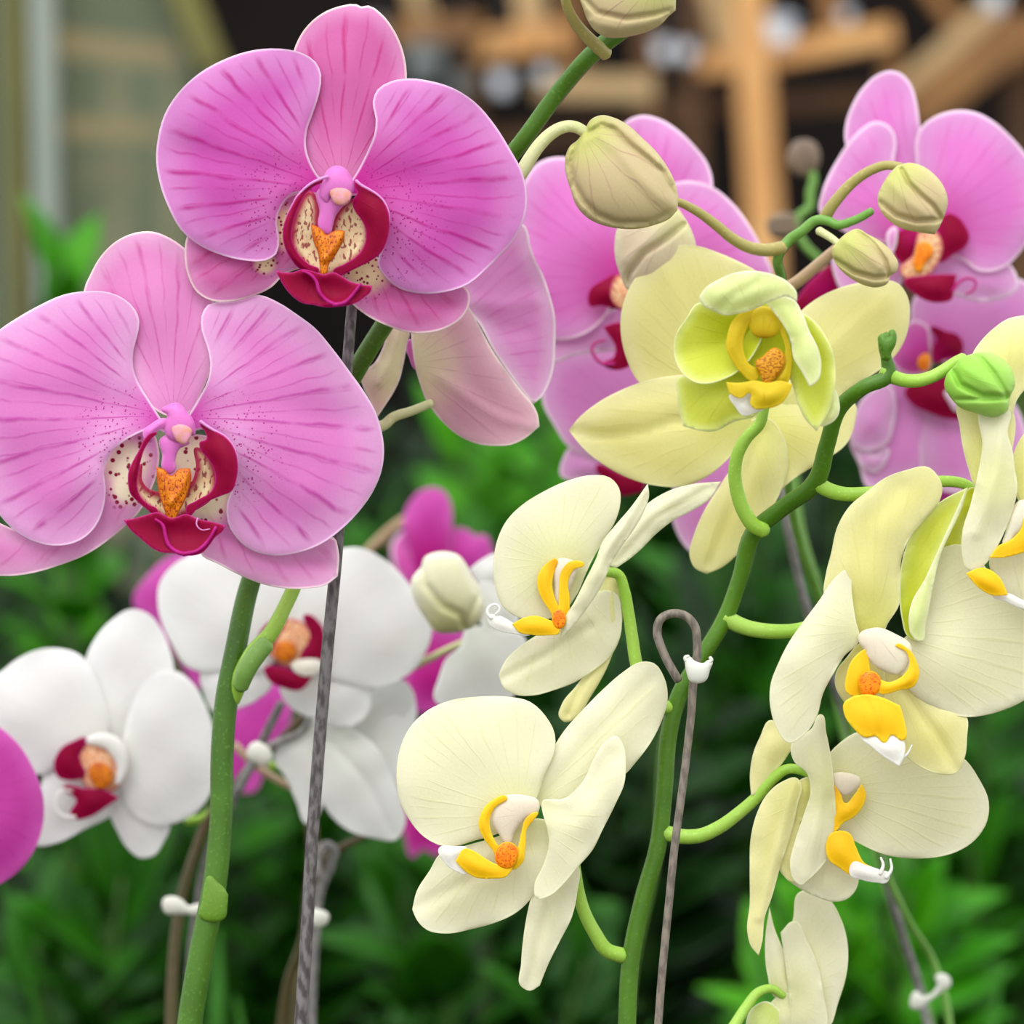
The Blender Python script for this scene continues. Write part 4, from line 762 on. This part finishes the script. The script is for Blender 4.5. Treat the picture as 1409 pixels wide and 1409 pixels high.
# ------------------------------------------------------------------ bud stalk and its stake
Bs = plant('orchid_plant', 1285, 1.07, 'bare orchid stalk with closed olive-pink buds above the yellow blossoms', 'orchid')
tube('flower_stem', Bs, [(1330, ground(0, 1.2), 1.2, 7), (1320, 2000, 1.2, 7), (1310, 1440, 1.2, 5), (1300, 1370, 1.2, 5), (1285, 1325, 1.2, 5), (1255, 1275, 1.19, 4.5), (1225, 1215, 1.18, 5), (1190, 1100, 1.16, 5), (1160, 950, 1.14, 6), (1128, 825, 1.12, 6.5), (1105, 760, 1.11, 6.5), (1088, 690, 1.1, 6.5), (1080, 560, 1.08, 7), (1076, 440, 1.06, 7), (1075, 385, 1.05, 7), (1074, 345, 1.04, 7)]
     + tf('I', '180,1025 240,985 320,925 380,930 430,950 500,932 560,905 605,878', (1.04, 1.03), (7.5, 5.5)), M['stemb'])
tube('flower_stalk', Bs, tf('H', '870,970 930,995 1000,1035 1080,1095 1160,1160 1240,1200 1320,1212 1400,1200', (1.03, 1.04), (5.5, 9.5)), M['pedolive'])
bud(Bs, 1.05, (935, 290), 'H', '600,1095 583,1180 588,1260 610,1330 650,1405 750,1395 900,1330 978,1190 962,1130 920,1050 880,1000 750,1000', M['budpale'], (30, 26), [('930,1080 830,1160 720,1230 650,1330 640,1400', -12, 4), ('890,1030 760,1150 640,1260', 3, 8)], 'pale bud half hidden under the largest bud')
tube('flower_stalk', Bs, tf('I', '360,915 385,870 430,810 510,725 600,665 680,638 760,645', (1.04, 1.03), (9, 6)), M['pedolive'])
bud(Bs, 1.025, (1230, 225), 'I', '740,640! 800,624 870,640 940,690 990,760 1006,830 992,890 962,960 937,1000! 860,990 770,970 700,930 650,870 638,800 668,730 705,675', M['bud'], (30, 28), [('760,650 800,730 860,790 930,850 975,920', -10, 3), ('650,830 740,900 840,930 965,925', -10, 3.2), ('700,720 800,830 900,900', 3, 8)], 'round olive bud')
tube('flower_stalk', Bs, tf('I', '330,980 365,1000 400,1022 440,1055', (1.03, 1.025), (6, 5)), M['pedpale'])
bud(Bs, 1.02, (1155, 330), 'I', '425,1040 480,990 530,970 590,1000 660,1040 720,1100 747,1160 732,1200 705,1218 695,1250 640,1277 570,1267 500,1232 440,1182 405,1125 398,1080', M['bud'], (24, 22), [('540,980 620,1050 680,1140 700,1215', -9, 3), ('410,1130 520,1200 620,1228 700,1222', -10, 3.2), ('470,1030 560,1090 650,1170', 3, 7)], 'small oval olive bud')
tube('flower_stalk', Bs, tf('I', '140,1290 200,1260 270,1205 340,1145 410,1085 470,1040', (1.06, 1.05), (9, 7)), M['pedtan'])
wire('grey wire stake running down behind the right yellow blossoms', [(1300, ground(0, 1.22), 1.22, 6), (1290, 2000, 1.22, 6), (1279, 1420, 1.22, 6), (1262, 1350, 1.22, 6), (1240, 1280, 1.21, 6), (1220, 1210, 1.2, 6), (1195, 1110, 1.19, 6), (1155, 960, 1.18, 6.5), (1130, 900, 1.17, 6.5), (1100, 800, 1.16, 6), (1080, 700, 1.15, 6), (1076, 660, 1.15, 6)], 'wire3')
clip('white ball-ended clip at the lower right holding a thin stem', 1.19, 'L', '835,1310 860,1270 890,1290 930,1275 950,1240 940,1210 970,1195 1003,1215 1005,1250 975,1270 950,1290 910,1320 880,1345 840,1340', (), (5, 5))

# mauve buds far behind
Mb = plant('orchid_plant', 1310, 1.32, 'thin orchid stalk with two small mauve buds in front of the dark shed', 'orchid')
tube('flower_stem', Mb, [(1310, ground(0, 1.32), 1.32, 5), (1300, 1500, 1.32, 5), (1278, 1400, 1.32, 5), (1242, 1290, 1.32, 5), (1212, 1195, 1.32, 5), (1160, 1000, 1.32, 5), (1130, 830, 1.32, 5), (1100, 720, 1.32, 5), (1100, 520, 1.32, 5)] + tf('I', '330,1130 260,1060 215,960 230,900 280,860 285,780 300,720 290,660', 1.32, (5, 6)), M['stemb'])
bud(Mb, 1.32, (1105, 240), 'I', '250,500 310,520 338,590 320,660 270,700 210,690 170,640 170,560 200,515', M['budmauve'], (16, 16), [('250,510 260,600 280,690', -5, 3)], 'upper mauve bud')
bud(Mb, 1.32, (1090, 300), 'I', '60,930 100,895 160,885 220,905 245,950 215,1000 150,1025 90,1015 60,975', M['budmauve'], (14, 14), [('70,950 150,950 230,940', -5, 3)], 'lower mauve bud')

# ------------------------------------------------------------------ mid-distance pink sprays
G = plant('orchid_plant', 905, 1.14, 'pink orchid whose blossoms show between the big pink blossom and the yellow spray', 'orchid')
tube('flower_stem', G, [(870, ground(0, 1.16), 1.16, 9), (868, 1900, 1.16, 9), (872, 1330, 1.16, 8), (905, 1170, 1.16, 8), (920, 1000, 1.16, 8), (968, 902, 1.16, 8), (1022, 790, 1.16, 8), (1030, 690, 1.17, 8), (960, 580, 1.17, 8), (900, 400, 1.17, 7)], M['stem'])
F = Flower(G, 1.12, (868, 385), 'pink blossom half hidden behind the largest bud')
F.p('dorsal_sepal', 'M', '420,105 480,76 550,88 620,130 682,190 727,250 746,310 747,350 700,450 600,560 500,600 430,500 400,250', M['midpink'], d=14, b=16)
F.p('petal', 'M', '55,320 110,248 180,228 250,240 340,290 450,380 480,520 460,660 400,740 320,850 240,892 170,900 90,880 30,790 10,600 20,430', M['midpink'], d=6, b=26)
F.p('petal', 'M', '580,330 680,317 750,340 822,400 882,480 935,580 965,665 850,740 650,700 520,640 500,480', M['midpink'], d=6, b=18)
F.p('lateral_sepal', 'M', '150,900 250,860 350,800 440,770 520,800 500,900 420,930 330,942 240,955 160,975', M['softpink'], d=16, b=8)
F.p('lip_side_lobe', 'M', '288,745 300,708 340,680 395,655 440,670 450,740 440,785 400,787 340,772 295,772', M['maroon'], d=-20, b=8, cone=0, ruffle=0)
F.p('lip_throat', 'M', '375,700 400,660 450,690 470,780 410,785 375,750', M['peach'], d=-28, b=4, cone=0, ruffle=0)
F.p('lip_front_lobe', 'M', '343,850! 400,833 450,845 490,920 440,995 380,1007 345,985 383,960 388,920 365,880', M['maroon'], d=-22, b=5, cone=0, ruffle=0)
F.t('lip_tendril', 'M', '385,985 345,985 312,955 305,925 325,905 352,900', M['maroon'], d=-24, r=(2.6, 1.6))
F = Flower(G, 1.16, (900, 590), 'lower pink blossom mostly hidden by a wide yellow petal')
F.p('petal', 'M', '155,960 250,925 400,890 520,880 640,960 640,1150 500,1330 330,1340 270,1320 220,1290 165,1210 122,1120 125,1040', M['softpink'], d=4, b=22)
F.p('lateral_sepal', 'T', '258,975 262,880 295,830 420,850 560,900 640,980 520,1010 350,992 290,988', M['softpink'], d=14, b=8)
F.p('lip_front_lobe', 'T', '420,925 560,960 650,985 655,1030 600,1058 545,1062 500,1010', M['maroon'], d=-6, fat=(6, 5), b=0, cone=0, ruffle=0)
F.p('petal', 'P', '925,715 940,640 1010,590 1060,620 1060,700 1000,765 960,765', M['softpink'], d=6, b=10)

Hh = plant('orchid_plant', 1130, 1.14, 'pink orchid with red-lipped blossoms at the right edge behind the green bud', 'orchid')
tube('flower_stem', Hh, [(1100, ground(0, 1.2), 1.2, 9), (1098, 1900, 1.2, 9), (1120, 1420, 1.2, 8), (1125, 1300, 1.2, 8), (1112, 1200, 1.2, 8), (1125, 1120, 1.2, 8), (1200, 1020, 1.2, 8), (1310, 850, 1.2, 8), (1330, 600, 1.19, 8), (1310, 400, 1.18, 8), (1280, 330, 1.18, 7)], M['stem'])
F = Flower(Hh, 1.13, (1268, 320), 'pink blossom at the upper right with a red and orange lip')
F.p('dorsal_sepal', 'I', '470,530 468,430 500,330 560,230 630,165 700,141 760,155 812,210 842,300 857,400 870,520 870,700 780,850 680,800 560,640', M['midpink'], d=16, b=14)
F.p('petal', 'I', '335,890 345,780 380,690 430,600 490,510 560,440 620,407 682,420 722,460 737,520 725,620 760,760 830,900 820,1020 720,1050 600,1030 470,990 390,940', M['midpink'], d=4, b=16)
F.p('petal', 'I', '850,460 930,385 1000,358 1080,348 1160,362 1250,410 1330,480 1409,570 1490,700 1510,850 1450,1000 1390,1090 1320,1162 1240,1195 1160,1190 1090,1140 1000,1100 900,1000 850,820 838,620 835,520', M['midpink'], d=4, b=22)
F.p('lateral_sepal', 'I', '880,1180 1000,1100 1150,1150 1300,1130 1352,1180 1368,1290 1300,1332 1200,1352 1080,1332 950,1260', M['softpink'], d=16, b=8)
F.p('lateral_sepal', 'I', '400,1100 600,980 760,1050 780,1200 700,1330 600,1340 450,1300 415,1230', M['softpink'], d=18, b=8)
F.p('lip_side_lobe', 'I', '955,945 1010,888 1062,908 1102,960 1120,1010 1100,1062 1040,1102 955,1145 920,1100 950,1020', M['maroon'], d=-16, b=6, cone=0, ruffle=0)
F.p('lip_side_lobe', 'I', '735,1000 820,960 890,990 860,1080 790,1165 740,1130', M['maroon'], d=-14, b=5, cone=0, ruffle=0)
F.p('lip_throat', 'I', '870,980 950,990 980,1060 955,1150 885,1225 800,1240 752,1190 820,1110', M['peach'], d=-20, b=5, cone=0, ruffle=0)
F.p('lip_callus', 'I', '850,1050 900,1040 930,1085 890,1150 850,1200 825,1160 835,1100', M['orange'], d=-26, fat=(4, 3), b=0, cone=0, ruffle=0)
F.p('lip_fold', 'I', '688,1070 698,975 728,958 742,1020 725,1085 700,1120', M['softpink'], d=-18, b=3, cone=0, ruffle=0)
F.p('lip_front_lobe', 'I', '775,1250 870,1215 960,1208 1052,1208! 1040,1290 1030,1335 960,1358 880,1342 820,1302', M['maroon'], d=-24, b=6, cone=0, ruffle=0)
F.t('lip_tendril', 'I', '1030,1300 1060,1255 1110,1230 1150,1245 1140,1290 1100,1315', M['maroon'], d=-24, r=(2.6, 1.6))
F = Flower(Hh, 1.17, (1285, 495), 'soft pink blossom behind the fresh green bud')
F.p('petal', 'J', '810,220 830,110 1000,60 1200,60 1400,20 1500,120 1520,350 1300,500 1050,480 900,400', M['softpink'], d=10, b=14)
F.p('petal', 'J', '488,860 510,730 600,600 720,500 850,480 950,560 1000,750 980,950 880,1060 700,1100 590,1110 540,990', M['softpink'], d=12, b=14)
F.p('petal', 'J', '880,540 1000,520 1200,560 1350,660 1409,780 1430,900 1320,1020 1200,1110 1000,1130 900,1090 850,900', M['softpink'], d=8, b=14)
F.p('lateral_sepal', 'J', '492,850 515,720 600,600 700,570 735,660 725,770 685,880 610,915 540,905', M['softpink'], d=-6, b=8)
F.p('lateral_sepal', 'J', '540,910 620,930 690,900 680,980 620,1030 570,1010', M['softpink'], d=2, b=5)
F.p('lateral_sepal', 'J', '700,430 740,330 830,230 900,260 920,350 900,500 800,520', M['midpink'], d=-8, b=8)
F.p('lip_side_lobe', 'J', '915,270 1000,288 1062,310 1088,360 1070,420 1000,432 940,455 925,380 945,330', M['maroon'], d=-16, b=6, cone=0, ruffle=0)
F.p('lip_callus', 'J', '860,420 900,405 915,450 890,500 860,490', M['orange'], d=-18, fat=(4, 3), b=0, cone=0, ruffle=0)
F.p('lip_front_lobe', 'J', '780,600 830,555 920,535 1010,520 1090,600 1100,740 1000,745 900,712 820,672', M['maroon'], d=-20, b=8, cone=0, ruffle=0)
F.p('lip_fold', 'J', '990,600 1040,640 1080,700 1050,710 1010,660', M['softpink'], d=-28, b=3, cone=0, ruffle=0)
F = Flower(Hh, 1.2, (1250, 690), 'lowest pink blossom glimpsed beneath the soft pink one')
F.p('petal', 'J', '940,990 1020,1020 1140,1040 1160,1180 1000,1220 940,1120', M['magenta'], d=10, b=8)
F = Flower(Hh, 1.16, (1130, 395), 'dark red lip glimpsed between yellow petals and the oval bud')
F.p('lip_front_lobe', 'I', '190,1440 240,1300 320,1210 400,1160 450,1200 440,1300 350,1400 260,1460', M['maroon'], d=0, fat=(8, 8), b=0, cone=0, ruffle=0)

# ------------------------------------------------------------------ white spray
Wp = plant('orchid_plant', 235, 1.17, 'white orchid with maroon-lipped blossoms behind the thick green stem', 'orchid')
tube('flower_stem', Wp, [(225, ground(0, 1.2), 1.2, 8), (230, 2000, 1.2, 8)] + tf('D', '495,1440 500,1270 512,1130 535,1010 570,900 610,800 680,720 740,650 790,610 840,560 885,510', (1.2, 1.2), (8, 6)), M['brownstem'])
tube('flower_stalk', Wp, tf('D', '780,660 830,660 870,640 930,600', 1.19, (6, 4)), M['ped'])
tube('flower_stalk', Wp, tf('D', '540,820 580,815 640,760 700,710', 1.2, (6, 5)), M['ped'])
tube('flower_stalk', Wp, tf('R', '640,940 540,985 450,1030 340,1085 200,1150', (1.17, 1.19), (5, 5)), M['pedpale'])
tube('flower_stalk', Wp, tf('D', '680,600 740,660 800,700 860,730 960,760 1080,700', (1.21, 1.2), (5.5, 5)), M['pedtan'])
F = Flower(Wp, 1.16, (135, 1010), 'white blossom at the left with a maroon and peach lip')
F.p('dorsal_sepal', 'S', '270,190 300,130 350,75 410,41 462,55 502,100 532,170 545,250 500,370 420,460 330,470 280,330', M['white'], d=14, b=14)
F.p('petal', 'S', '-60,270 0,240 50,200 120,168 190,165 250,185 292,240 330,330 340,430 300,480 200,520 130,560 40,500 -60,430', M['white'], d=6, b=18)
F.p('petal', 'S', '380,480 410,350 450,275 500,240 550,235 600,270 642,340 667,420 664,540 656,620 620,672 560,707 500,717 430,692 380,620', M['white'], d=2, b=20)
F.p('lateral_sepal', 'S', '118,782 128,600 160,500 280,470 400,540 400,630 345,688 260,732 180,772', M['white'], d=14, b=10)
F.p('lateral_sepal', 'S', '340,640 400,580 480,630 533,715 512,770 482,812 440,820 400,792 368,740', M['white'], d=14, b=10)
F.p('lip_side_lobe', 'S', '270,443 230,453 190,478 168,528 178,563 230,577 265,565 250,500', M['maroon'], d=-14, b=4, cone=0, ruffle=0)
F.p('lip_throat', 'S', '255,475 320,455 375,490 388,550 362,605 300,615 260,585 240,530', M['peach'], d=-12, b=6, cone=0, ruffle=0)
F.p('column', 'S', '270,450 310,430 370,445 398,500 392,560 370,590 365,530 330,480', M['white'], d=-20, fat=(6, 4), b=0, cone=0, ruffle=0)
F.p('lip_callus', 'S', '285,530 315,520 345,540 340,595 305,602 285,575', M['callus'], d=-24, fat=(4, 3), b=0, cone=0, ruffle=0)
F.p('lip_front_lobe', 'S', '197,598 260,600 330,608 373,632! 330,662 280,692 235,697 220,680 238,640', M['maroon'], d=-22, b=4, cone=0, ruffle=0)
F.t('lip_tendril', 'S', '235,692 200,690 175,665 172,635 195,608 225,610', M['wlip'], d=-22, r=(2.8, 1.6))
F = Flower(Wp, 1.17, (395, 885), 'white blossom behind the green stem and dark wire')
F.p('dorsal_sepal', 'D', '700,120 760,20 850,-20 930,30 960,150 900,260 820,280 740,230', M['white'], d=14, b=10)
F.p('petal', 'D', '458,200 463,130 500,80 550,50 650,20 760,50 880,170 860,290 780,370 700,395 640,388 590,392 540,372 500,312 470,250', M['white'], d=4, b=18)
F.p('petal', 'D', '850,170 930,60 1040,28 1110,60 1182,130 1232,210 1252,260 1235,330 1192,390 1130,422 1060,435 960,410 870,330', M['white'], d=4, b=18)
F.p('lateral_sepal', 'D', '585,385 640,370 760,370 790,420 745,470 690,495 620,505 590,450', M['white'], d=14, b=8)
F.p('lateral_sepal', 'D', '810,430 930,370 1060,410 1055,530 1000,552 930,530 880,515 835,485', M['white'], d=12, b=8)
F.p('lip_side_lobe', 'D', '885,222 930,250 943,300 936,362 880,372 855,335 895,290', M['maroon'], d=-12, b=4, cone=0, ruffle=0)
F.p('lip_side_lobe', 'D', '748,295 785,240 825,228 815,300 770,335', M['maroon'], d=-12, b=4, cone=0, ruffle=0)
F.p('lip_throat', 'D', '785,270 850,235 900,270 893,335 850,375 795,355', M['peach'], d=-12, b=4, cone=0, ruffle=0)
F.p('lip_callus', 'D', '800,310 840,300 860,330 830,360 800,350', M['callus'], d=-20, fat=(4, 3), b=0, cone=0, ruffle=0)
F.p('lip_front_lobe', 'D', '765,380 820,375 870,395 908,402! 870,442 820,435 778,412', M['maroon'], d=-20, b=4, cone=0, ruffle=0)
F.p('lip_fold', 'D', '845,375 935,368 910,397 860,392', M['wlip'], d=-24, b=3, cone=0, ruffle=0)
F = Flower(Wp, 1.18, (465, 1030), 'white blossom seen from behind, below the middle one')
F.p('petal', 'D', '1000,560 1060,480 1140,420 1180,425 1208,500 1170,640 1165,770 1100,720 1000,660', M['white'], d=10, b=10)
F.p('petal', 'D', '930,560 1000,550 1085,600 1145,720 1172,840 1152,872 1080,870 1000,842 948,790 925,680', M['white'], d=-8, b=14, crease=[('960,590 1060,700 1140,860', -4, 6)])
F.p('lateral_sepal', 'D', '795,640 860,560 945,520 960,650 935,780 893,832 860,770 830,700', M['white'], d=4, b=10)
F.p('lateral_sepal', 'D', '930,430 1060,440 1180,420 1130,560 1000,600 930,540', M['white'], d=8, b=8)
F = Flower(Wp, 1.15, (650, 870), 'white blossom behind the cream bud')
F.p('petal', 'R', '480,1270 500,1130 540,1030 620,960 640,880 740,850 830,880 960,900 960,1100 860,1300 600,1300', M['white'], d=4, b=14)
F.p('petal', 'R', '668,535! 740,480 810,448 920,480 940,640 740,640 690,575', M['white'], d=12, b=8)
F.p('lateral_sepal', 'R', '730,610 830,630 940,760 900,900 760,880 720,720', M['white'], d=8, b=8)
bud(Wp, 1.13, (615, 870), 'R', '400,525! 420,470 470,445 540,439 610,460 652,510 682,570 722,630 752,720 742,800 702,850 640,877 560,892 480,882 430,820 378,740 348,660 348,590 378,548', M['budwhite'], (38, 34), [('402,530 420,620 520,740 620,790 640,870', -9, 5), ('640,500 720,680 670,790 640,860', -7, 5)], 'plump cream bud')
wire('grey wire stake hooked beside the middle white blossom', [(262, ground(0, 1.21), 1.21, 7), (262, 1900, 1.21, 7)] + tf('D', '548,1440 552,1250 575,1060 612,890 670,770 700,710 745,625 780,550 815,480', (1.21, 1.185), (7, 6)), 'wire3')
wire('short grey wire hook curling right beside the middle white blossom', tf('D', '690,735 745,640 790,600 840,580 880,555 892,530 880,510', (1.18, 1.18), (6, 4.5)), 'wire3')
clip('milky clip ring holding the white orchid stem below its lip', 1.17, 'D', '718,610 735,592 775,605 790,640 770,660 735,650 718,635', (), (8, 8))
clip('white ball-ended clip at the lower left beside the green stem', 1.16, 'D', '475,1045 500,1038 530,1050 545,1065 580,1062 582,1090 540,1092 515,1092 480,1088', (), (8, 8))
O2 = plant('orchid_plant', 385, 1.3, 'bare brown orchid stalk right of the dark wire near the bottom', 'orchid')
tube('flower_stem', O2, [(350, ground(0, 1.25), 1.25, 8), (352, 1900, 1.25, 8)] + tf('D', '815,1440 840,1280 875,1180 910,1040 945,930 975,905 1055,865 1120,820', (1.25, 1.2), (8, 4.5)), M['pedtan' if False else 'brownstem'])
wire('pale grey wire stake just right of the dark twisted wire', [(412, ground(0, 1.2), 1.2, 6), (415, 1900, 1.2, 6)] + tf('D', '902,1440 905,1300 915,1150 930,1020 962,940 968,905 945,890 925,915 920,980', (1.2, 1.19), (6.5, 6)), 'wire3')
clip('white clip half hidden by the dark twisted wire', 1.17, 'D', '905,1075 930,1078 952,1090 950,1115 930,1128 905,1125', (), (8, 8))

# ------------------------------------------------------------------ magenta blossoms furthest back
Mg = plant('orchid_plant', 400, 1.4, 'magenta orchid behind the white blossoms and the cream bud', 'orchid')
tube('flower_stem', Mg, [(400, ground(0, 1.4), 1.4, 7), (400, 1900, 1.4, 7), (405, 1440, 1.4, 6), (430, 1200, 1.4, 6), (447, 1000, 1.4, 6), (520, 940, 1.4, 6), (585, 900, 1.4, 6), (570, 800, 1.4, 6), (530, 745, 1.4, 5)], M['brownstem'])
F = Flower(Mg, 1.36, (590, 770), 'upper magenta blossom above the cream bud')
F.p('dorsal_sepal', 'R', '305,240 340,160 400,100 470,84 532,110 567,180 573,280 565,420 520,560 400,580 330,440 298,320', M['magenta'], d=0, b=14)
F.p('petal', 'R', '560,320 650,315 705,350 755,348 795,420 810,500 700,600 560,560', M['magenta'], d=8, b=10)
F.p('petal', 'R', '235,480 248,370 300,325 345,450 420,600 350,670 280,590', M['midpink'], d=6, b=8)
F.p('lateral_sepal', 'R', '760,560 860,520 900,640 800,660 740,630', M['magenta'], d=8, b=6)
tube('flower_stalk', Mg, tf('R', '310,260 240,310 170,370 90,450', 1.39, (6, 5)), M['pedtan'])
F = Flower(Mg, 1.38, (590, 920), 'middle magenta blossom below the cream bud')
F.p('petal', 'R', '430,880 560,860 660,900 640,1060 560,1250 460,1330 375,1335! 295,1170 380,1040', M['magenta'], d=0, b=14)
F = Flower(Mg, 1.38, (590, 1130), 'lowest magenta blossom tip')
F.p('petal', 'P', '540,1090 590,1110 612,1160 604,1178 580,1170 570,1180 556,1150', M['magenta'], d=0, b=6)
Mh = plant('orchid_plant', 300, 1.4, 'magenta orchid peeping out between the two white blossoms', 'orchid')
tube('flower_stem', Mh, [(330, ground(0, 1.4), 1.4, 7), (325, 1900, 1.4, 7), (262, 1409, 1.4, 6), (292, 1230, 1.4, 6), (304, 1090, 1.4, 6), (302, 960, 1.4, 6), (290, 880, 1.4, 6)], M['brownstem'])
F = Flower(Mh, 1.34, (300, 880), 'magenta blossom between the two white blossoms')
F.p('petal', 'P', '183,830 205,790 235,765 290,755 330,800 310,900 278,948 245,905 215,860', M['magenta'], d=0, b=12)
F.p('petal', 'P', '318,975 345,955 395,940 400,990 368,1050 345,1092 322,1088', M['magenta'], d=0, b=10)
Me = plant('orchid_plant', -60, 1.1, 'magenta orchid with one broad petal entering at the left edge', 'orchid')
tube('flower_stem', Me, [(-110, ground(0, 1.14), 1.14, 9), (-105, 1900, 1.14, 9), (-90, 1400, 1.14, 8), (-60, 1150, 1.13, 8)], M['stem'])
F = Flower(Me, 1.11, (-60, 1100), 'magenta blossom cut by the left edge')
F.p('petal', 'P', '-60,1075! -40,1010 -10,998 20,1018 45,1055 60,1100 57,1145 38,1185 5,1214 -40,1225 -70,1180', M['magenta'], d=0, b=16)
F.p('petal', 'P', '-60,1100! -90,1010 -160,1000 -220,1060 -220,1140 -160,1200 -90,1180', M['magenta'], d=0, b=16)
